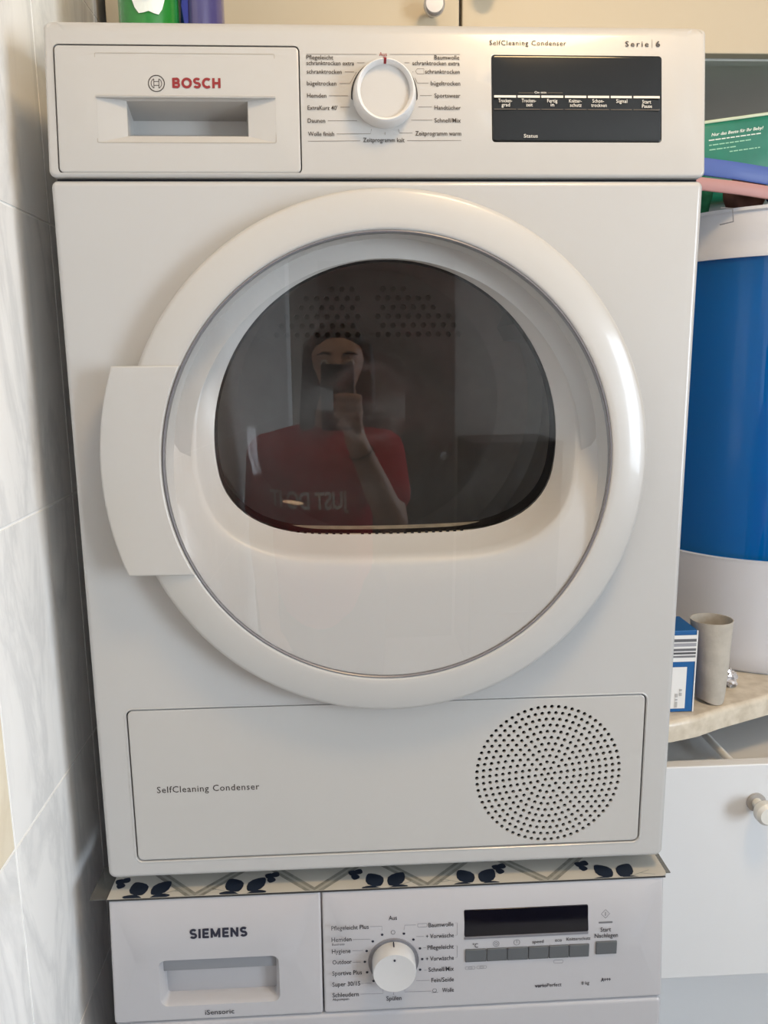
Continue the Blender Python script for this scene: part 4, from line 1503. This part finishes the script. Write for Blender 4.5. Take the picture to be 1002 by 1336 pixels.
# ------------------------------------------------------------------ ceiling lamp
cl = empty('ceiling_lamp', (.35, -.55, ZC), 'round white ceiling lamp above the photographer', 'lamp')
own(mesh('lamp_housing', *lathe([(0, -.002), (.17, -.002), (.18, -.02), (.18, -.06), (.165, -.095), (.16, -.06), (0, -.05)], 48, (.35, -.55, ZC)), mat('lamp_white', (.8, .8, .8), .4)), cl)
lo.parent = cl
lo.matrix_parent_inverse = Matrix.Translation(cl.location).inverted()

# ------------------------------------------------------------------ dark chest of drawers by the rear wall (seen mirrored in the door)
cx0, cx1, ch = .51, .94, 1.12
chest = empty('chest_of_drawers', ((cx0 + cx1) / 2, YR + .22, 0), 'dark brown chest of drawers standing by the rear wall', 'chest of drawers')
DK = mat('dark_brown_wood', (.035, .026, .022), .4, noise=.3, nscale=12)
own(mesh('chest_body', *box(cx0, cx1, YR + .01, YR + .42, .001, ch, .004), DK, None, 0), chest)
for i in range(4):
    f = own(mesh('drawer_front', *box(cx0 + .012, cx1 - .012, YR + .4202, YR + .436, .03 + i * .27, .285 + i * .27, .004), DK, None, 0), chest)
    own(mesh('drawer_knob', *lathe([(.006, 0), (.006, .012), (.014, .02), (.010, .028), (0, .03)], 16, ((cx0 + cx1) / 2, YR + .436, .16 + i * .27), 'y'), CHROME), f)

# ------------------------------------------------------------------ the photographer, seen mirrored in the door
def capsule_mesh(segs, voxel, smooth_it):
    """union of tapered capsules (p, r) -> (q, s), remeshed to one surface"""
    bm = bmesh.new()
    for p, r, q, s in segs:
        p, q = Vector(p), Vector(q)
        d = q - p
        L = d.length
        vs, fs = [], []
        prof = []
        for k in range(5):
            a = -pi / 2 + pi / 2 * k / 4
            prof.append((r * cos(a), r * sin(a)))
        for k in range(5):
            a = pi / 2 * k / 4
            prof.append((s * cos(a), L + s * sin(a)))
        t = d.normalized() if L > 1e-6 else Vector((0, 0, 1))
        a_ = t.orthogonal().normalized()
        b_ = t.cross(a_)
        n_ = 14
        g_ = []
        for rr, h in prof:
            g_.append([bm.verts.new(p + t * h + (a_ * cos(2 * pi * i / n_) + b_ * sin(2 * pi * i / n_)) * max(rr, 1e-4)) for i in range(n_)])
        for k in range(len(prof) - 1):
            for i in range(n_):
                j = (i + 1) % n_
                bm.faces.new((g_[k][i], g_[k][j], g_[k + 1][j], g_[k + 1][i]))
        bm.faces.new(list(reversed(g_[0])))
        bm.faces.new(g_[-1])
    me = bpy.data.meshes.new('tmp')
    bm.to_mesh(me)
    bm.free()
    o = bpy.data.objects.new('tmp', me)
    col.objects.link(o)
    rm = o.modifiers.new('r', 'REMESH')
    rm.mode = 'VOXEL'
    rm.voxel_size = voxel
    sm = o.modifiers.new('s', 'SMOOTH')
    sm.iterations = smooth_it
    sm.factor = .5
    dg = bpy.context.evaluated_depsgraph_get()
    out = bpy.data.meshes.new_from_object(o.evaluated_get(dg))
    bpy.data.objects.remove(o)
    return out


fx, fy = -.13, -1.07            # pelvis
person = empty('person', (fx, fy, 0), 'person in a red t-shirt photographing the dryer with a raised phone', 'person')
SH_R, SH_L = Vector((.040, -1.04, 1.212)), Vector((-.255, -1.05, 1.205))
EL_R, WR_R = Vector((.058, -.905, 1.055)), Vector((-.028, -.822, 1.262))
EL_L, WR_L = Vector((-.278, -1.03, .99)), Vector((-.255, -.93, .80))
HD = Vector((-.068, -.985, 1.432))
NK = Vector((-.105, -1.035, 1.27))
CH = Vector((-.115, -1.05, 1.17))
PV = Vector((fx, fy, .86))
fwd = Vector((0, cos(radians(11)), -sin(radians(11))))
segs = [(PV, .125, CH, .115), (CH + Vector((.05, 0, .0)), .095, CH + Vector((-.06, 0, 0)), .095), (CH, .10, NK, .052), (NK, .050, HD - Vector((0, .008, .075)), .047),
        (SH_R, .052, CH + Vector((.05, 0, .04)), .064), (SH_L, .052, CH + Vector((-.06, 0, .04)), .064),
        (SH_R, .048, EL_R, .038), (EL_R, .040, WR_R, .025), (SH_L, .048, EL_L, .038), (EL_L, .038, WR_L, .025)]
# head: cranium, jaw, nose, brows, ears
segs += [(HD + Vector((0, -.022, .022)), .076, HD + Vector((0, .012, .020)), .068), (HD + Vector((0, .018, -.02)), .056, HD + Vector((0, .030, -.062)), .036), (HD + Vector((0, .036, -.070)), .020, HD + Vector((0, .036, -.070)), .020),
         (HD + Vector((0, .076, .008)), .008, HD + Vector((0, .090, -.022)), .011), (HD + Vector((-.034, .066, .022)), .009, HD + Vector((.034, .066, .022)), .009),
         (HD + Vector((-.018, .068, -.047)), .008, HD + Vector((.018, .068, -.047)), .008), (HD + Vector((-.074, -.012, .012)), .012, HD + Vector((-.074, -.014, -.018)), .009), (HD + Vector((.074, -.012, .012)), .012, HD + Vector((.074, -.014, -.018)), .009)]
# legs and feet
for s in (-1, 1):
    hip, kn_, an_ = Vector((fx + s * .085, fy, .84)), Vector((fx + s * .095, fy + .02, .46)), Vector((fx + s * .10, fy - .02, .075))
    segs += [(hip, .092, kn_, .060), (kn_, .060, an_, .038), (an_ - Vector((0, .03, .04)), .034, an_ + Vector((0, .15, -.048)), .026)]
# phone frame in the camera's own axes
R_c = CM @ Vector((1, 0, 0))
U_c = CM @ Vector((0, 1, 0))
N_c = CM @ Vector((0, 0, 1))          # towards the photographer
PC = CAM + R_c * -.022 + U_c * -.052 + N_c * .010
# right hand: palm beside and below the phone, fingers closing round its edge
PALM = PC + R_c * .034 + U_c * -.070 + N_c * .022
segs += [(WR_R, .025, PALM, .024), (PALM, .023, PALM + U_c * .034 + R_c * .006, .018)]
for k, (du_, ln) in enumerate(((.052, .92), (.033, 1.0), (.012, .95), (-.008, .78))):
    k0 = PC + R_c * .046 + U_c * (du_ - .062) + N_c * .016
    k1 = PC + R_c * .045 + U_c * (du_ - .050) + N_c * -.008
    k2 = PC + R_c * (.045 - .030 * ln) + U_c * (du_ - .046) + N_c * -.0155
    k3 = PC + R_c * (.045 - .052 * ln) + U_c * (du_ - .046) + N_c * -.0150
    segs += [(PALM + U_c * (du_ * .6 - .01), .012, k0, .0095), (k0, .0095, k1, .009), (k1, .009, k2, .0082), (k2, .0082, k3, .007)]
t0 = PALM + R_c * -.004 + U_c * .002 + N_c * .008
t1 = PC + R_c * .030 + U_c * -.028 + N_c * .016
t2 = PC + R_c * .012 + U_c * -.008 + N_c * .0135
segs += [(t0, .014, t1, .0105), (t1, .0105, t2, .0085)]
# relaxed left hand
d_ = (WR_L - EL_L).normalized()
hl = WR_L + d_ * .06
segs += [(WR_L, .026, hl, .024)]
for k in range(4):
    b_ = hl + Vector((.024 - .016 * k, 0, -.004))
    segs += [(b_, .0095, b_ + d_ * .04 + Vector((0, 0, -.006)), .0085), (b_ + d_ * .04 + Vector((0, 0, -.006)), .0085, b_ + d_ * .058 + Vector((0, -.012, -.026)), .007)]
segs += [(hl + Vector((.022, 0, .01)), .011, hl + d_ * .03 + Vector((.044, 0, .0)), .008)]
SKIN = mat('skin', (.58, .35, .25), .5, .4, noise=.06, nscale=20)
bd = link('body', capsule_mesh(segs, .0048, 3), SKIN, None, 180)
own(bd, person)
# face details
for s in (-1, 1):
    e_ = HD + Vector((s * .031, .070, .004))
    own(mesh('eye', *lathe([(0, -.010), (.006, -.008), (.010, 0), (.006, .008), (0, .010)], 16, e_, 'y'), mat('eye_white', (.7, .68, .65), .2)), person)
    own(mesh('iris', *lathe([(0, .0102), (.0045, .0095), (.0048, .006)], 12, e_, 'y'), mat('iris_dark', (.02, .014, .01), .15)), person)
    own(mesh('eyebrow', *tube([HD + Vector((s * .014, .079, .024)), HD + Vector((s * .03, .077, .029)), HD + Vector((s * .048, .066, .024))], [.003, .0035, .002], 8), mat('hair_brown', (.022, .014, .010), .6)), person)
own(mesh('lips', *tube([HD + Vector((-.021, .070, -.047)), HD + Vector((0, .078, -.046)), HD + Vector((.021, .070, -.047))], [.003, .006, .003], 8), mat('lips_rose', (.36, .13, .11), .4)), person)
# hair, shirt, trousers, shoes
hs_ = [(HD + Vector((0, -.030, .034)), .082, HD + Vector((0, -.004, .042)), .070), (HD + Vector((-.05, -.03, .01)), .042, HD + Vector((-.072, -.03, -.12)), .030), (HD + Vector((.05, -.03, .01)), .042, HD + Vector((.066, -.05, -.10)), .028),
       (HD + Vector((0, -.06, .0)), .070, HD + Vector((0, -.085, -.16)), .045), (HD + Vector((-.072, -.03, -.12)), .030, HD + Vector((-.085, -.02, -.23)), .018), (HD + Vector((-.040, .036, .066)), .022, HD + Vector((-.004, .046, .074)), .020), (HD + Vector((.040, .036, .066)), .022, HD + Vector((-.004, .046, .074)), .020), (HD + Vector((-.066, .020, .045)), .020, HD + Vector((-.074, .0, -.04)), .018), (HD + Vector((.066, .020, .045)), .020, HD + Vector((.072, .0, -.04)), .016)]
own(link('hair', capsule_mesh(hs_, .006, 2), mat('hair_brown', (.022, .014, .010), .6), None, 180), person)
RED = mat('red_cotton', (.55, .012, .03), .85, .2, noise=.1, nscale=30)
sr = SH_R.lerp(EL_R, .62)
sl_ = SH_L.lerp(EL_L, .62)
ss = [(PV + Vector((0, 0, .0)), .146, CH, .130), (CH + Vector((.05, 0, .0)), .110, CH + Vector((-.06, 0, 0)), .110), (CH, .115, NK - Vector((0, 0, .018)), .062), (SH_R, .060, CH + Vector((.05, 0, .045)), .072), (SH_L, .060, CH + Vector((-.06, 0, .045)), .072),
      (SH_R, .061, sr, .058), (SH_L, .061, sl_, .056)]
own(link('t_shirt', capsule_mesh(ss, .007, 3), RED, None, 180), person)
ts = []
for s in (-1, 1):
    hip, kn_, an_ = Vector((fx + s * .085, fy, .83)), Vector((fx + s * .095, fy + .02, .46)), Vector((fx + s * .10, fy - .02, .10))
    ts += [(hip, .100, kn_, .072), (kn_, .072, an_, .060)]
    fo = Vector((fx + s * .10, fy - .05, .038))
    own(link('shoe', capsule_mesh([(fo, .037, fo + Vector((0, .19, -.004)), .033), (fo + Vector((0, .0, .03)), .036, fo + Vector((0, .05, .03)), .034)], .007, 2), mat('shoe_grey', (.08, .08, .09), .7), None, 180), person)
ts += [(PV + Vector((0, 0, -.01)), .132, PV + Vector((0, 0, .05)), .130)]
own(link('trousers', capsule_mesh(ts, .009, 3), mat('dark_denim', (.02, .025, .04), .9, noise=.2, nscale=80), None, 180), person)
# chest lettering
c = bpy.data.curves.new('lettering', 'FONT')
c.body = 'JUST DO IT'
c.offset = .025
o = bpy.data.objects.new('tmp', c)
col.objects.link(o)
bpy.context.view_layer.update()
dg = bpy.context.evaluated_depsgraph_get()
me = bpy.data.meshes.new_from_object(o.evaluated_get(dg))
bm = bmesh.new()
bm.from_mesh(me)
bmesh.ops.subdivide_edges(bm, edges=[e for e in bm.edges if e.calc_length() > .2], cuts=2)
bm.to_mesh(me)
bm.free()
lo_, hi = min(v.co.x for v in me.vertices), max(v.co.x for v in me.vertices)
shirt = [q for q in person.children if q.name.startswith('t_shirt')][0]
for v in me.vertices:
    x = -.048 - (v.co.x - lo_) / (hi - lo_) * .20
    z = 1.084 + v.co.y / .72 * .044
    hit, p_, n_, _ = shirt.data.id_data and shirt.ray_cast(Vector((x, .5, z)), Vector((0, -1, 0)))
    v.co = (x, (p_.y if hit else -.95) + .0015, z)
me.materials.clear()
own(link('shirt_lettering', me, mat('shirt_print', (.9, .9, .9), .7), None, 0), person)
bpy.data.objects.remove(o)
ht = own(mesh('bracelet', *lathe([(.0262, -.002), (.0282, 0), (.0262, .002)], 24, (0, 0, 0)), mat('band_black', (.01, .01, .01), .6)), person)
for v in ht.data.vertices:
    q_ = Vector((0, 0, 1)).rotation_difference((WR_R - EL_R).normalized())
    v.co = q_ @ (v.co * 1.06) + EL_R.lerp(WR_R, .86)

# phone
ph = empty('phone', tuple(PC), 'black smartphone held upright in the raised hand', 'phone')


def cambox(x0, x1, y0, y1, z0, z1, bev, name, m, par, seg=3):
    vs, fs = box(x0, x1, y0, y1, z0, z1, bev, seg)
    return own(mesh(name, [tuple(PC + R_c * a + U_c * b + N_c * c_) for a, b, c_ in vs], fs, m), par)


PHB = mat('phone_black', (.01, .01, .011), .3)
cambox(-.036, .036, -.073, .073, -.004, .004, .0035, 'phone_body', PHB, ph)
cambox(-.033, .033, -.070, .070, .0041, .0044, .0001, 'phone_screen', mat('phone_screen', (.02, .02, .02), .08), ph, 1)
cambox(.006, .034, .036, .068, -.0058, -.0041, .0006, 'camera_bump', PHB, ph)
for a, b in ((.022, .0525), (.013, .043), (.028, .042)):
    vs, fs = lathe([(.0045, -.0010), (.0062, -.0010), (.0062, .001)], 20, (0, 0, 0))
    own(mesh('camera_lens_ring', [tuple(PC + R_c * (a + x) + U_c * (b + y) + N_c * (-.0058 + z)) for x, y, z in vs], fs, GREY), ph)

flush_text()
